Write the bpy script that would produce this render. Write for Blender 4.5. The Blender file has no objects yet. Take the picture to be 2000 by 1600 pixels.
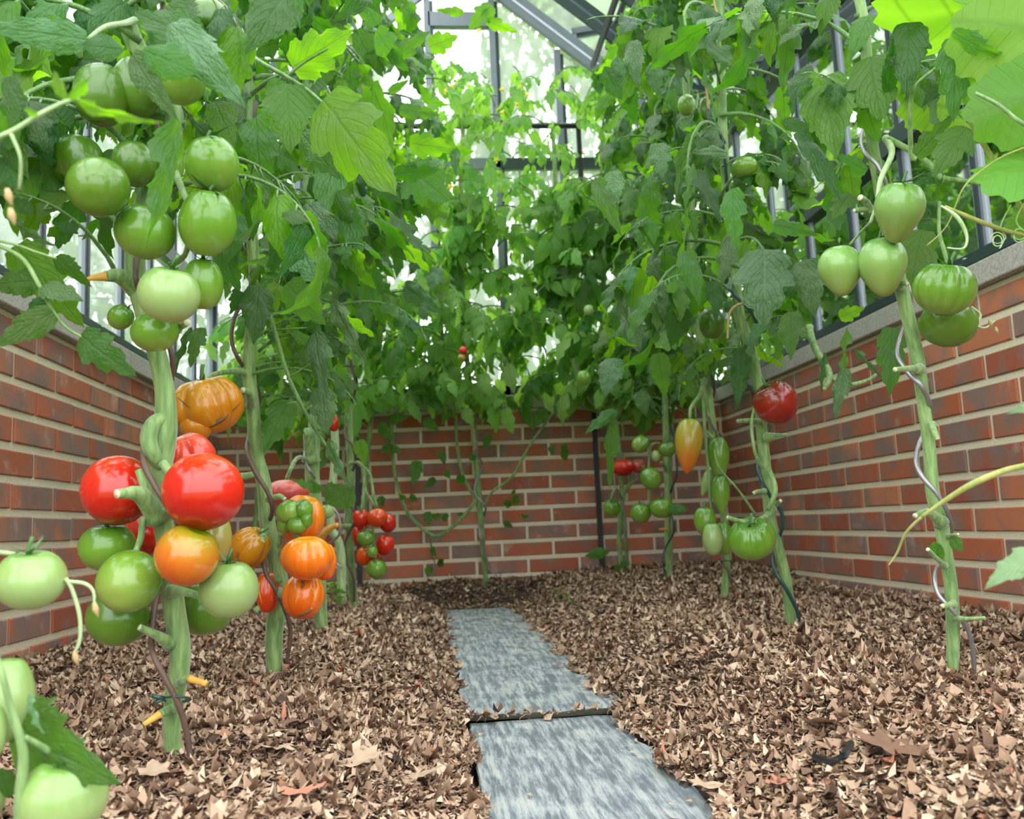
import bpy, math, random
import numpy as np
from mathutils import Vector, Matrix, Quaternion, noise

S = bpy.context.scene
COL = S.collection
RND = random.Random(11)
TAU = math.tau

# ------------------------------------------------------------------ camera, sky, exposure
FPX, YAW, PITCH, ROLL, CZ = 1776.7, 0.0918, 0.1254, -0.043, 0.33
_f = Vector((math.sin(YAW)*math.cos(PITCH), math.cos(YAW)*math.cos(PITCH), math.sin(PITCH)))
_r0 = Vector((math.cos(YAW), -math.sin(YAW), 0)); _u0 = _r0.cross(_f)
_r = math.cos(ROLL)*_r0 + math.sin(ROLL)*_u0
_u = -math.sin(ROLL)*_r0 + math.cos(ROLL)*_u0
CAM = Vector((0, 0, CZ))
cd = bpy.data.cameras.new('camera'); cam = bpy.data.objects.new('camera', cd); COL.objects.link(cam)
cd.sensor_fit = 'HORIZONTAL'; cd.sensor_width = 36; cd.lens = FPX/2000*36; cd.clip_start = .02
cam.matrix_world = Matrix(((_r.x, _u.x, -_f.x, 0), (_r.y, _u.y, -_f.y, 0), (_r.z, _u.z, -_f.z, CZ), (0, 0, 0, 1)))
cd.dof.use_dof = True; cd.dof.focus_distance = 1.3; cd.dof.aperture_fstop = 8.0
S.camera = cam
S.view_settings.view_transform = 'Standard'; S.view_settings.look = 'None'
S.view_settings.gamma = 1; S.view_settings.use_curve_mapping = False
S.view_settings.exposure = 1.85
S.cycles.diffuse_bounces = 7; S.cycles.transparent_max_bounces = 16

w = bpy.data.worlds.new('overcast_sky'); S.world = w; w.use_nodes = True
nt = w.node_tree; nt.nodes.clear()
def N(nt, t, **k):
    n = nt.nodes.new(t)
    for a, b in k.items():
        if a in n.inputs: n.inputs[a].default_value = b
        else: setattr(n, a, b)
    return n
tc = N(nt, 'ShaderNodeTexCoord'); sx = N(nt, 'ShaderNodeSeparateXYZ')
nt.links.new(tc.outputs['Generated'], sx.inputs[0])
rp = N(nt, 'ShaderNodeValToRGB'); nt.links.new(sx.outputs['Z'], rp.inputs[0])
rp.color_ramp.elements[0].position = 0.0; rp.color_ramp.elements[0].color = (.62, .66, .70, 1)
rp.color_ramp.elements[1].position = 1.0; rp.color_ramp.elements[1].color = (1.0, 1.0, 1.0, 1)
bg = N(nt, 'ShaderNodeBackground'); bg.inputs['Strength'].default_value = 1.6
nt.links.new(rp.outputs[0], bg.inputs[0])
wo = N(nt, 'ShaderNodeOutputWorld'); nt.links.new(bg.outputs[0], wo.inputs[0])

# a pixel of the 2000x1600 photograph and a depth along the view axis -> a point of the place
def P(px, py, d):
    d = float(d); return CAM + d*(_f + float((px-1000)/FPX)*_r - float((py-800)/FPX)*_u)
def project(v):
    q = v-CAM; z = q.dot(_f)
    if z < .02: return (-9999, -9999, z)
    return (1000+FPX*q.dot(_r)/z, 800-FPX*q.dot(_u)/z, z)

# ------------------------------------------------------------------ helpers
def mesh_obj(name, verts, faces, mats, parent=None, uvs=None, smooth=True, matidx=None):
    me = bpy.data.meshes.new(name or 'mesh')
    me.from_pydata([tuple(v) for v in verts], [], faces)
    for m in (mats if isinstance(mats, (list, tuple)) else [mats]): me.materials.append(m)
    me.polygons.foreach_set('use_smooth', [bool(smooth)]*len(me.polygons))
    if matidx: me.polygons.foreach_set('material_index', matidx)
    if uvs is not None:
        l = me.uv_layers.new(name='UVMap'); li = np.empty(len(me.loops), dtype=np.int32); me.loops.foreach_get('vertex_index', li)
        l.data.foreach_set('uv', np.asarray(uvs, dtype=np.float32)[li].ravel())
    me.update()
    return me if name is None else link(name, me, parent)
def link(name, me, parent=None, mat=None):
    o = bpy.data.objects.new(name, me); COL.objects.link(o)
    if parent is not None: o.parent = parent
    if mat is not None: o.matrix_local = mat
    return o
def thing(name, label, cat, loc=(0, 0, 0), group=None):
    o = bpy.data.objects.new(name, None); COL.objects.link(o); o.location = loc
    o.empty_display_size = .02
    tag(o, label, cat, group); return o
def tag(o, label=None, cat=None, group=None, kind=None):
    if label: o['label'] = label
    if cat: o['category'] = cat
    if group: o['group'] = group
    if kind: o['kind'] = kind
    return o

class MB:
    """collects boxes and tubes into one mesh"""
    def __init__(s): s.v = []; s.f = []; s.m = []
    def box(s, lo, hi, mi=0):
        b = len(s.v)
        for z in (lo[2], hi[2]):
            for y in (lo[1], hi[1]):
                for x in (lo[0], hi[0]): s.v.append((x, y, z))
        for q in ((0, 2, 3, 1), (4, 5, 7, 6), (0, 1, 5, 4), (2, 6, 7, 3), (0, 4, 6, 2), (1, 3, 7, 5)):
            s.f.append(tuple(b+i for i in q)); s.m.append(mi)
    def beam(s, a, b, w, h, up=Vector((0, 0, 1)), mi=0):
        a = Vector(a); b = Vector(b); d = (b-a).normalized(); sd = d.cross(up)
        if sd.length < 1e-4: sd = Vector((1, 0, 0))
        sd.normalize(); u = sd.cross(d).normalized(); k = len(s.v)
        for p in (a, b):
            for (i, j) in ((-1, -1), (1, -1), (1, 1), (-1, 1)): s.v.append(p+sd*w/2*i+u*h/2*j)
        for q in ((3, 2, 1, 0), (4, 5, 6, 7), (0, 1, 5, 4), (1, 2, 6, 5), (2, 3, 7, 6), (3, 0, 4, 7)):
            s.f.append(tuple(k+i for i in q)); s.m.append(mi)
    def tube(s, pts, rad, n=8, mi=0, cap=True, capmi=None, ridge=0):
        pts = [Vector(p) for p in pts]; k = len(s.v)
        if not isinstance(rad, (list, tuple)): rad = [rad]*len(pts)
        t0 = (pts[1]-pts[0]).normalized()
        nx = t0.orthogonal().normalized()
        for i, p in enumerate(pts):
            t = (pts[min(i+1, len(pts)-1)]-pts[max(i-1, 0)]).normalized()
            nx = (nx-t*nx.dot(t)).normalized(); ny = t.cross(nx)
            for j in range(n):
                a = TAU*j/n; r = rad[i]*(1+ridge*math.cos(a*3))
                s.v.append(p+nx*math.cos(a)*r+ny*math.sin(a)*r)
        for i in range(len(pts)-1):
            for j in range(n):
                s.f.append((k+i*n+j, k+i*n+(j+1) % n, k+(i+1)*n+(j+1) % n, k+(i+1)*n+j)); s.m.append(mi)
        if cap:
            s.f.append(tuple(k+j for j in range(n))[::-1]); s.m.append(mi if capmi is None else capmi)
            e = k+(len(pts)-1)*n
            s.f.append(tuple(e+j for j in range(n))); s.m.append(mi if capmi is None else capmi)
    def build(s, name, mats, parent=None, smooth=True, mat=None):
        o = mesh_obj(name, s.v, s.f, mats, parent, smooth=smooth, matidx=s.m)
        return o

def spline(pts, n=8):
    """Catmull-Rom through pts (tuples of any length)"""
    pts = [np.array(p, float) for p in pts]; out = []
    for i in range(len(pts)-1):
        a = pts[max(i-1, 0)]; b = pts[i]; c = pts[i+1]; d = pts[min(i+2, len(pts)-1)]
        for k in range(n):
            t = k/n
            out.append(.5*((2*b)+(c-a)*t+(2*a-5*b+4*c-d)*t*t+(3*b-a-3*c+d)*t**3))
    out.append(pts[-1]); return out

# ------------------------------------------------------------------ materials
def mat(name):
    m = bpy.data.materials.new(name); m.use_nodes = True; nt = m.node_tree; nt.nodes.clear()
    o = N(nt, 'ShaderNodeOutputMaterial'); return m, nt, o
def ramp(nt, stops, interp='LINEAR'):
    r = N(nt, 'ShaderNodeValToRGB'); e = r.color_ramp.elements; r.color_ramp.interpolation = interp
    while len(e) > 1: e.remove(e[-1])
    e[0].position = stops[0][0]; e[0].color = (*stops[0][1], 1)
    for p, c in stops[1:]:
        k = e.new(p); k.color = (*c, 1)
    return r
def mixc(nt, a, b, fac, mode='MIX'):
    n = N(nt, 'ShaderNodeMix'); n.data_type = 'RGBA'; n.blend_type = mode
    for s, v in ((0, fac), (6, a), (7, b)):
        if isinstance(v, (int, float)): n.inputs[s].default_value = v
        elif isinstance(v, tuple): n.inputs[s].default_value = (*v, 1)
        else: nt.links.new(v, n.inputs[s])
    return n.outputs[2]
def math_(nt, op, a, b=0.0, c=None, clamp=False):
    n = N(nt, 'ShaderNodeMath'); n.operation = op; n.use_clamp = clamp
    for i, v in enumerate((a, b) if c is None else (a, b, c)):
        if isinstance(v, (int, float)): n.inputs[i].default_value = v
        else: nt.links.new(v, n.inputs[i])
    return n.outputs[0]
def objcoord(nt, rand=True, scale=(1, 1, 1)):
    tc = N(nt, 'ShaderNodeTexCoord'); mp = N(nt, 'ShaderNodeMapping'); mp.inputs['Scale'].default_value = scale
    nt.links.new(tc.outputs['Object'], mp.inputs[0])
    oi = N(nt, 'ShaderNodeObjectInfo')
    if rand:
        k = math_(nt, 'MULTIPLY', oi.outputs['Random'], 37.0); cb = N(nt, 'ShaderNodeCombineXYZ')
        nt.links.new(k, cb.inputs[0]); nt.links.new(k, cb.inputs[2])
        nt.links.new(cb.outputs[0], mp.inputs['Location'])
    return mp.outputs[0], oi.outputs['Random'], tc
def simple(name, col, rough=.5, metal=0, noise_amt=.0, nscale=30, spec=.5):
    m, nt, o = mat(name); p = N(nt, 'ShaderNodeBsdfPrincipled'); p.inputs['Roughness'].default_value = rough
    p.inputs['Metallic'].default_value = metal; p.inputs['Specular IOR Level'].default_value = spec
    v, rd, tc = objcoord(nt)
    nz = N(nt, 'ShaderNodeTexNoise', Scale=nscale, Detail=4.0); nt.links.new(v, nz.inputs[0])
    c = mixc(nt, tuple(x*(1-noise_amt) for x in col), tuple(min(1, x*(1+noise_amt)) for x in col), nz.outputs[0])
    nt.links.new(c, p.inputs[0]); nt.links.new(p.outputs[0], o.inputs[0]); return m

def brick_mat():
    m, nt, o = mat('fired_brick'); p = N(nt, 'ShaderNodeBsdfPrincipled', Roughness=.8)
    v, rd, tc = objcoord(nt)
    n1 = N(nt, 'ShaderNodeTexNoise', Scale=9.0, Detail=2.0, Roughness=.5); nt.links.new(v, n1.inputs[0])
    n2 = N(nt, 'ShaderNodeTexNoise', Scale=60.0, Detail=6.0, Roughness=.7); nt.links.new(v, n2.inputs[0])
    n3 = N(nt, 'ShaderNodeTexNoise', Scale=13.0, Detail=5.0, Roughness=.6); nt.links.new(v, n3.inputs[0])
    base = ramp(nt, [(0, (.34, .088, .046)), (.5, (.45, .125, .062)), (1, (.54, .20, .105))]); nt.links.new(rd, base.inputs[0])
    k = math_(nt, 'ADD', n1.outputs[0], math_(nt, 'MULTIPLY', rd, .10))
    r = ramp(nt, [(.46, (0, 0, 0)), (.66, (1, 1, 1))]); nt.links.new(k, r.inputs[0])
    dk = mixc(nt, (.12, .10, .10), (.30, .22, .19), n3.outputs[0])
    c = mixc(nt, base.outputs[0], dk, math_(nt, 'MULTIPLY', r.outputs[0], .85))
    r2 = ramp(nt, [(.60, (0, 0, 0)), (.78, (1, 1, 1))]); nt.links.new(n3.outputs[0], r2.inputs[0])
    c = mixc(nt, c, (.55, .48, .45), math_(nt, 'MULTIPLY', r2.outputs[0], .6))
    c = mixc(nt, c, (.5, .5, .5), .22, 'OVERLAY') if False else c
    c2 = mixc(nt, c, n2.outputs[1], .12, 'SOFT_LIGHT')
    nt.links.new(c2, p.inputs[0])
    b = N(nt, 'ShaderNodeBump', Strength=.35, Distance=.004); nt.links.new(n2.outputs[0], b.inputs['Height']); nt.links.new(b.outputs[0], p.inputs['Normal'])
    nt.links.new(p.outputs[0], o.inputs[0]); return m
def mortar_mat():
    m, nt, o = mat('sandy_mortar'); p = N(nt, 'ShaderNodeBsdfPrincipled', Roughness=.95)
    v, rd, tc = objcoord(nt, False)
    n1 = N(nt, 'ShaderNodeTexNoise', Scale=220.0, Detail=4.0); nt.links.new(v, n1.inputs[0])
    n2 = N(nt, 'ShaderNodeTexNoise', Scale=9.0, Detail=3.0); nt.links.new(v, n2.inputs[0])
    c = mixc(nt, (.64, .55, .39), (.90, .83, .66), n1.outputs[0]); c = mixc(nt, c, (.58, .50, .37), math_(nt, 'MULTIPLY', n2.outputs[0], .4))
    nt.links.new(c, p.inputs[0]); b = N(nt, 'ShaderNodeBump', Strength=.6, Distance=.003)
    nt.links.new(n1.outputs[0], b.inputs['Height']); nt.links.new(b.outputs[0], p.inputs['Normal']); nt.links.new(p.outputs[0], o.inputs[0]); return m
def stone_mat():
    m, nt, o = mat('coping_stone'); p = N(nt, 'ShaderNodeBsdfPrincipled', Roughness=.9)
    v, rd, tc = objcoord(nt)
    n1 = N(nt, 'ShaderNodeTexNoise', Scale=160.0, Detail=5.0, Roughness=.8); nt.links.new(v, n1.inputs[0])
    c = ramp(nt, [(.3, (.20, .19, .17)), (.5, (.44, .41, .37)), (.7, (.62, .59, .54))]); nt.links.new(n1.outputs[0], c.inputs[0])
    nt.links.new(c.outputs[0], p.inputs[0]); b = N(nt, 'ShaderNodeBump', Strength=.4, Distance=.002)
    nt.links.new(n1.outputs[0], b.inputs['Height']); nt.links.new(b.outputs[0], p.inputs['Normal']); nt.links.new(p.outputs[0], o.inputs[0]); return m
def slate_mat():
    m, nt, o = mat('riven_slate'); p = N(nt, 'ShaderNodeBsdfPrincipled', Roughness=.6)
    tc = N(nt, 'ShaderNodeTexCoord')
    mp = N(nt, 'ShaderNodeMapping'); mp.inputs['Scale'].default_value = (1.0, .09, 1); mp.inputs['Rotation'].default_value = (0, 0, math.radians(-8))
    nt.links.new(tc.outputs['Object'], mp.inputs[0])
    n1 = N(nt, 'ShaderNodeTexNoise', Scale=95.0, Detail=9.0, Roughness=.75, Distortion=.15); nt.links.new(mp.outputs[0], n1.inputs[0])
    n2 = N(nt, 'ShaderNodeTexNoise', Scale=14.0, Detail=4.0); nt.links.new(tc.outputs['Object'], n2.inputs[0])
    n3 = N(nt, 'ShaderNodeTexNoise', Scale=120.0, Detail=3.0); nt.links.new(tc.outputs['Object'], n3.inputs[0])
    k = math_(nt, 'ADD', n1.outputs[0], math_(nt, 'MULTIPLY', math_(nt, 'SUBTRACT', n2.outputs[0], .5), .35))
    c = ramp(nt, [(.40, (.06, .082, .105)), (.465, (.14, .175, .20)), (.515, (.25, .285, .305)), (.57, (.37, .395, .395)), (.68, (.52, .52, .47))]); nt.links.new(k, c.inputs[0])
    c2 = mixc(nt, c.outputs[0], (.34, .37, .38), .22)
    c2 = mixc(nt, c2, n3.outputs[1], .08, 'SOFT_LIGHT')
    nt.links.new(c2, p.inputs[0]); b = N(nt, 'ShaderNodeBump', Strength=.6, Distance=.004)
    nt.links.new(n1.outputs[0], b.inputs['Height']); nt.links.new(b.outputs[0], p.inputs['Normal']); nt.links.new(p.outputs[0], o.inputs[0]); return m
def glass_mat():
    m, nt, o = mat('hazy_greenhouse_glass')
    t = N(nt, 'ShaderNodeBsdfTransparent'); t.inputs[0].default_value = (.93, .97, .95, 1)
    g = N(nt, 'ShaderNodeBsdfGlossy'); g.inputs['Roughness'].default_value = .03; g.inputs[0].default_value = (1, 1, 1, 1)
    d = N(nt, 'ShaderNodeBsdfTranslucent'); d.inputs[0].default_value = (.85, .92, .90, 1)
    fr = N(nt, 'ShaderNodeFresnel', IOR=1.45)
    tc = N(nt, 'ShaderNodeTexCoord'); n1 = N(nt, 'ShaderNodeTexNoise', Scale=5.0, Detail=5.0); nt.links.new(tc.outputs['Object'], n1.inputs[0])
    m1 = N(nt, 'ShaderNodeMixShader'); nt.links.new(math_(nt, 'ADD', math_(nt, 'MULTIPLY', n1.outputs[0], .5), .08), m1.inputs[0])
    nt.links.new(t.outputs[0], m1.inputs[1]); nt.links.new(d.outputs[0], m1.inputs[2])
    m2 = N(nt, 'ShaderNodeMixShader'); nt.links.new(fr.outputs[0], m2.inputs[0]); nt.links.new(m1.outputs[0], m2.inputs[1]); nt.links.new(g.outputs[0], m2.inputs[2])
    nt.links.new(m2.outputs[0], o.inputs[0]); return m
def leaf_mat(name, top, under, trans, tfac=.45, rough=.40, bumpd=.0016, vein=(.5, .7, .3), hue=.06):
    m, nt, o = mat(name)
    uv = N(nt, 'ShaderNodeUVMap'); sp = N(nt, 'ShaderNodeSeparateXYZ'); nt.links.new(uv.outputs[0], sp.inputs[0])
    u = math_(nt, 'ABSOLUTE', math_(nt, 'SUBTRACT', sp.outputs[0], .5)); vv = sp.outputs[1]
    oi = N(nt, 'ShaderNodeObjectInfo')
    tc = N(nt, 'ShaderNodeTexCoord'); nz = N(nt, 'ShaderNodeTexNoise', Scale=70.0, Detail=4.0, Roughness=.6); nt.links.new(tc.outputs['Object'], nz.inputs[0])
    # midrib and side veins
    mid = math_(nt, 'SUBTRACT', 1.0, math_(nt, 'MULTIPLY', u, 28.0), clamp=True)
    ph = math_(nt, 'SUBTRACT', math_(nt, 'MULTIPLY', vv, 7.0), math_(nt, 'MULTIPLY', u, 6.0))
    fr = math_(nt, 'ABSOLUTE', math_(nt, 'SUBTRACT', math_(nt, 'FRACT', ph), .5))
    side = math_(nt, 'SUBTRACT', 1.0, math_(nt, 'MULTIPLY', fr, 11.0), clamp=True)
    vn = math_(nt, 'MAXIMUM', mid, math_(nt, 'MULTIPLY', side, .7))
    geo = N(nt, 'ShaderNodeNewGeometry')
    c = mixc(nt, top, under, geo.outputs['Backfacing'])
    hs = N(nt, 'ShaderNodeHueSaturation'); nt.links.new(c, hs.inputs['Color'])
    nt.links.new(math_(nt, 'ADD', math_(nt, 'MULTIPLY', oi.outputs['Random'], hue), .5-hue/2), hs.inputs['Hue'])
    nt.links.new(math_(nt, 'ADD', math_(nt, 'MULTIPLY', math_(nt, 'FRACT', math_(nt, 'MULTIPLY', oi.outputs['Random'], 7.31)), .7), .68), hs.inputs['Value'])
    c = mixc(nt, hs.outputs[0], tuple(min(1, x*1.5+.02) for x in top), math_(nt, 'MULTIPLY', vn, .38))
    c = mixc(nt, c, nz.outputs[0], .25, 'SOFT_LIGHT')
    vo = N(nt, 'ShaderNodeTexVoronoi', Scale=1.0); vo.feature = 'SMOOTH_F1'
    um = N(nt, 'ShaderNodeMapping'); um.inputs['Scale'].default_value = (15, 24, 1); nt.links.new(uv.outputs[0], um.inputs[0]); nt.links.new(um.outputs[0], vo.inputs['Vector'])
    h = math_(nt, 'ADD', math_(nt, 'MULTIPLY', nz.outputs[0], .5), math_(nt, 'ADD', math_(nt, 'MULTIPLY', vn, -.6), math_(nt, 'MULTIPLY', vo.outputs['Distance'], -1.1)))
    c = mixc(nt, c, tuple(x*.5 for x in top), math_(nt, 'MULTIPLY', vo.outputs['Distance'], .28))
    p = N(nt, 'ShaderNodeBsdfPrincipled'); p.inputs['Roughness'].default_value = rough; p.inputs['Specular IOR Level'].default_value = .5
    nt.links.new(c, p.inputs[0])
    b = N(nt, 'ShaderNodeBump', Strength=.8, Distance=bumpd); nt.links.new(h, b.inputs['Height']); nt.links.new(b.outputs[0], p.inputs['Normal'])
    tr = N(nt, 'ShaderNodeBsdfTranslucent'); ct = mixc(nt, trans, tuple(x*.45 for x in trans), math_(nt, 'MULTIPLY', vn, .8)); nt.links.new(ct, tr.inputs[0])
    mx = N(nt, 'ShaderNodeMixShader'); mx.inputs[0].default_value = tfac
    nt.links.new(p.outputs[0], mx.inputs[1]); nt.links.new(tr.outputs[0], mx.inputs[2]); nt.links.new(mx.outputs[0], o.inputs[0]); return m
def stem_mat(name, c1, c2, rough=.6):
    m, nt, o = mat(name); p = N(nt, 'ShaderNodeBsdfPrincipled'); p.inputs['Roughness'].default_value = rough
    p.inputs['Sheen Weight'].default_value = .35; p.inputs['Sheen Roughness'].default_value = .4
    tc = N(nt, 'ShaderNodeTexCoord'); mp = N(nt, 'ShaderNodeMapping'); mp.inputs['Scale'].default_value = (1, 1, .12); nt.links.new(tc.outputs['Object'], mp.inputs[0])
    nz = N(nt, 'ShaderNodeTexNoise', Scale=160.0, Detail=4.0); nt.links.new(mp.outputs[0], nz.inputs[0])
    n2 = N(nt, 'ShaderNodeTexNoise', Scale=18.0, Detail=4.0); nt.links.new(tc.outputs['Object'], n2.inputs[0])
    k = math_(nt, 'ADD', math_(nt, 'MULTIPLY', nz.outputs[0], .6), math_(nt, 'MULTIPLY', n2.outputs[0], .4))
    r = ramp(nt, [(.38, c1), (.62, c2)]); nt.links.new(k, r.inputs[0]); nt.links.new(r.outputs[0], p.inputs[0])
    b = N(nt, 'ShaderNodeBump', Strength=.4, Distance=.002); nt.links.new(nz.outputs[0], b.inputs['Height']); nt.links.new(b.outputs[0], p.inputs['Normal'])
    nt.links.new(p.outputs[0], o.inputs[0]); return m
def fruit_mat(name, bottom, mid, top, rough=.22, streak=.25, blot=0.0, blotc=(.2, .3, .02)):
    """colour runs from blossom end (bottom) to shoulders (top) as in the ripening fruit itself"""
    m, nt, o = mat(name); p = N(nt, 'ShaderNodeBsdfPrincipled'); p.inputs['Roughness'].default_value = rough
    p.inputs['Coat Weight'].default_value = .25; p.inputs['Coat Roughness'].default_value = .12
    p.inputs['Subsurface Weight'].default_value = .05; p.inputs['Subsurface Radius'].default_value = (.02, .012, .005); p.inputs['Subsurface Scale'].default_value = .4
    uv = N(nt, 'ShaderNodeUVMap'); sp = N(nt, 'ShaderNodeSeparateXYZ'); nt.links.new(uv.outputs[0], sp.inputs[0])
    v, rd, tc = objcoord(nt, True)
    mp = N(nt, 'ShaderNodeMapping'); mp.inputs['Scale'].default_value = (40, 2.2, 1); nt.links.new(uv.outputs[0], mp.inputs[0])
    ns = N(nt, 'ShaderNodeTexNoise', Scale=1.0, Detail=3.0); nt.links.new(mp.outputs[0], ns.inputs[0])
    nb = N(nt, 'ShaderNodeTexNoise', Scale=26.0, Detail=4.0); nt.links.new(v, nb.inputs[0])
    k = math_(nt, 'ADD', sp.outputs[1], math_(nt, 'MULTIPLY', math_(nt, 'SUBTRACT', ns.outputs[0], .5), streak))
    k = math_(nt, 'ADD', k, math_(nt, 'MULTIPLY', math_(nt, 'SUBTRACT', nb.outputs[0], .5), .35))
    r = ramp(nt, [(.05, bottom), (.5, mid), (.92, top)]); nt.links.new(k, r.inputs[0]); c = r.outputs[0]
    if blot:
        rr = ramp(nt, [(.5, (0, 0, 0)), (.66, (1, 1, 1))]); nt.links.new(nb.outputs[0], rr.inputs[0])
        c = mixc(nt, c, blotc, math_(nt, 'MULTIPLY', rr.outputs[0], blot))
    hs = N(nt, 'ShaderNodeHueSaturation'); nt.links.new(c, hs.inputs['Color'])
    nt.links.new(math_(nt, 'ADD', math_(nt, 'MULTIPLY', rd, .25), .87), hs.inputs['Value'])
    nt.links.new(hs.outputs[0], p.inputs[0]); nt.links.new(p.outputs[0], o.inputs[0]); return m
def mulch_mat():
    m, nt, o = mat('shredded_dry_leaves'); p = N(nt, 'ShaderNodeBsdfPrincipled', Roughness=.75)
    a = N(nt, 'ShaderNodeAttribute'); a.attribute_name = 'flake'
    c = ramp(nt, [(0, (.03, .016, .010)), (.2, (.11, .056, .031)), (.38, (.23, .135, .080)), (.56, (.36, .235, .152)), (.72, (.48, .34, .235)), (.88, (.60, .47, .34)), (.93, (.30, .11, .055)), (1, (.42, .17, .10))])
    nt.links.new(a.outputs['Fac'], c.inputs[0])
    v, rd, tc = objcoord(nt, False); nz = N(nt, 'ShaderNodeTexNoise', Scale=260.0, Detail=3.0); nt.links.new(v, nz.inputs[0])
    cc = mixc(nt, c.outputs[0], nz.outputs[0], .35, 'SOFT_LIGHT'); nt.links.new(cc, p.inputs[0])
    b = N(nt, 'ShaderNodeBump', Strength=.5, Distance=.001); nt.links.new(nz.outputs[0], b.inputs['Height']); nt.links.new(b.outputs[0], p.inputs['Normal'])
    nt.links.new(p.outputs[0], o.inputs[0]); return m

M = dict(
    brick=brick_mat(), mortar=mortar_mat(), stone=stone_mat(), slate=slate_mat(), glass=glass_mat(), mulch=mulch_mat(),
    slate_edge=simple('slate_edge', (.24, .23, .17), .8, 0, .3, 90),
    frame=simple('lit_grey_metal', (.22, .245, .29), .38, 0, .08),  # paler frame metal, light falling on the gable frame put into its colour
    frame_dark=simple('dark_green_grey_metal', (.035, .055, .06), .38, 0, .1),
    black=simple('black_metal', (.012, .012, .014), .45, 0, .1),
    bolt=simple('bolt_steel', (.4, .4, .4), .35, .9),
    soil=simple('dark_humus', (.055, .036, .025), .95, 0, .4, 60),
    lawn=simple('lawn', (.10, .19, .04), .9, 0, .5, 3),
    bark=simple('tree_bark', (.10, .075, .05), .9, 0, .4, 20),
    twine=simple('jute_twine', (.42, .29, .14), .9, 0, .3, 200),
    spiral_brown=simple('rusty_brown_metal', (.11, .065, .05), .5, 0, .5, 60),
    spiral_grey=simple('galvanised_metal', (.30, .29, .30), .38, .6, .3, 60),
    spiral_green=simple('green_coated_metal', (.018, .055, .052), .35, 0, .2, 60),
    cut=simple('cut_stem_pith', (.62, .56, .40), .8, 0, .4, 250),
    dry_tip=simple('yellowed_stub', (.62, .33, .06), .6, 0, .4, 60),
    petal=simple('yellow_petal', (.95, .80, .10), .6, 0, .1, 60),
    twig=simple('reddish_twig', (.16, .07, .05), .7, 0, .3, 60),
    scar=simple('corky_scar', (.16, .08, .03), .9, 0, .4, 200),
    brackets=simple('weathered_zinc', (.35, .36, .36), .5, .5, .2),
    stem=stem_mat('tomato_stem', (.10, .20, .055), (.27, .40, .14)),
    stem_pale=stem_mat('pale_stem', (.26, .38, .16), (.46, .58, .30)),
    stem_dark=stem_mat('thin_leaf_stalk', (.055, .13, .03), (.15, .28, .07)),
    vine=stem_mat('reddish_vine', (.20, .25, .04), (.34, .30, .09)),
    calyx=simple('calyx_green', (.07, .17, .045), .6, 0, .3, 60),
    calyx_pale=simple('calyx_pale_green', (.24, .42, .16), .6, 0, .3, 60),
    leaf=leaf_mat('tomato_leaf', (.055, .150, .026), (.11, .22, .05), (.20, .52, .015), .48),
    leaf_bright=leaf_mat('backlit_tomato_leaf', (.09, .22, .02), (.14, .29, .04), (.30, .66, .012), .6, .4),  # brighter leaf copy, the glow of light from behind put into its colours
    leaf_grey=leaf_mat('grey_green_leaf', (.085, .18, .065), (.13, .24, .075), (.13, .36, .02), .25, .4, .003),
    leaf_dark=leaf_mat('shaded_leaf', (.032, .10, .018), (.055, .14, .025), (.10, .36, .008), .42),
    leaf_far=leaf_mat('cherry_tomato_leaf', (.16, .32, .08), (.23, .40, .11), (.46, .86, .08), .5, .5),
    leaf_cuc=leaf_mat('cucumber_leaf', (.13, .30, .03), (.19, .38, .06), (.30, .62, .02), .58, .45, .001),
    leaf_pale=leaf_mat('pale_leaf', (.20, .36, .17), (.22, .4, .18), (.2, .5, .1), .3, .5),
    tree=leaf_mat('garden_tree_leaf', (.13, .20, .09), (.2, .28, .14), (.24, .38, .11), .4, .6),
    f_green=fruit_mat('unripe_green_skin', (.25, .34, .065), (.125, .27, .02), (.05, .155, .01)),
    f_dkgreen=fruit_mat('deep_green_skin', (.11, .20, .02), (.07, .165, .01), (.035, .115, .008), .25),
    f_pale=fruit_mat('pale_green_skin', (.31, .40, .15), (.28, .395, .135), (.13, .27, .045), .26),
    f_heart=fruit_mat('pale_heart_skin', (.24, .27, .06), (.20, .35, .09), (.09, .24, .03), .26, .5),
    f_red=fruit_mat('ripe_red_skin', (.36, .008, .004), (.60, .016, .005), (.62, .06, .006), .18),
    f_pinkred=fruit_mat('pinkish_red_skin', (.50, .02, .012), (.58, .035, .02), (.60, .08, .03), .2),
    f_dkred=fruit_mat('dark_red_skin', (.17, .006, .007), (.27, .010, .005), (.09, .022, .006), .16, .6, .35, (.16, .035, .012)),
    f_pink=fruit_mat('pink_skin', (.52, .045, .04), (.58, .08, .07), (.55, .14, .11), .3),
    f_orange=fruit_mat('orange_skin', (.66, .065, .003), (.72, .15, .004), (.66, .24, .010), .2, .5),
    f_yellow=fruit_mat('yellow_orange_skin', (.60, .10, .005), (.56, .205, .004), (.46, .23, .004), .2, .6),
    f_turning=fruit_mat('turning_skin', (.62, .06, .004), (.55, .15, .012), (.17, .26, .008), .2, .45),
    f_turnpale=fruit_mat('turning_pale_skin', (.45, .17, .04), (.32, .27, .06), (.17, .27, .05), .25, .35),
    f_redorange=fruit_mat('red_orange_skin', (.60, .03, .003), (.66, .06, .004), (.60, .13, .01), .2),
    f_pepper=fruit_mat('long_turning_skin', (.68, .07, .006), (.42, .26, .02), (.22, .34, .025), .25, .5),
)

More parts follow.
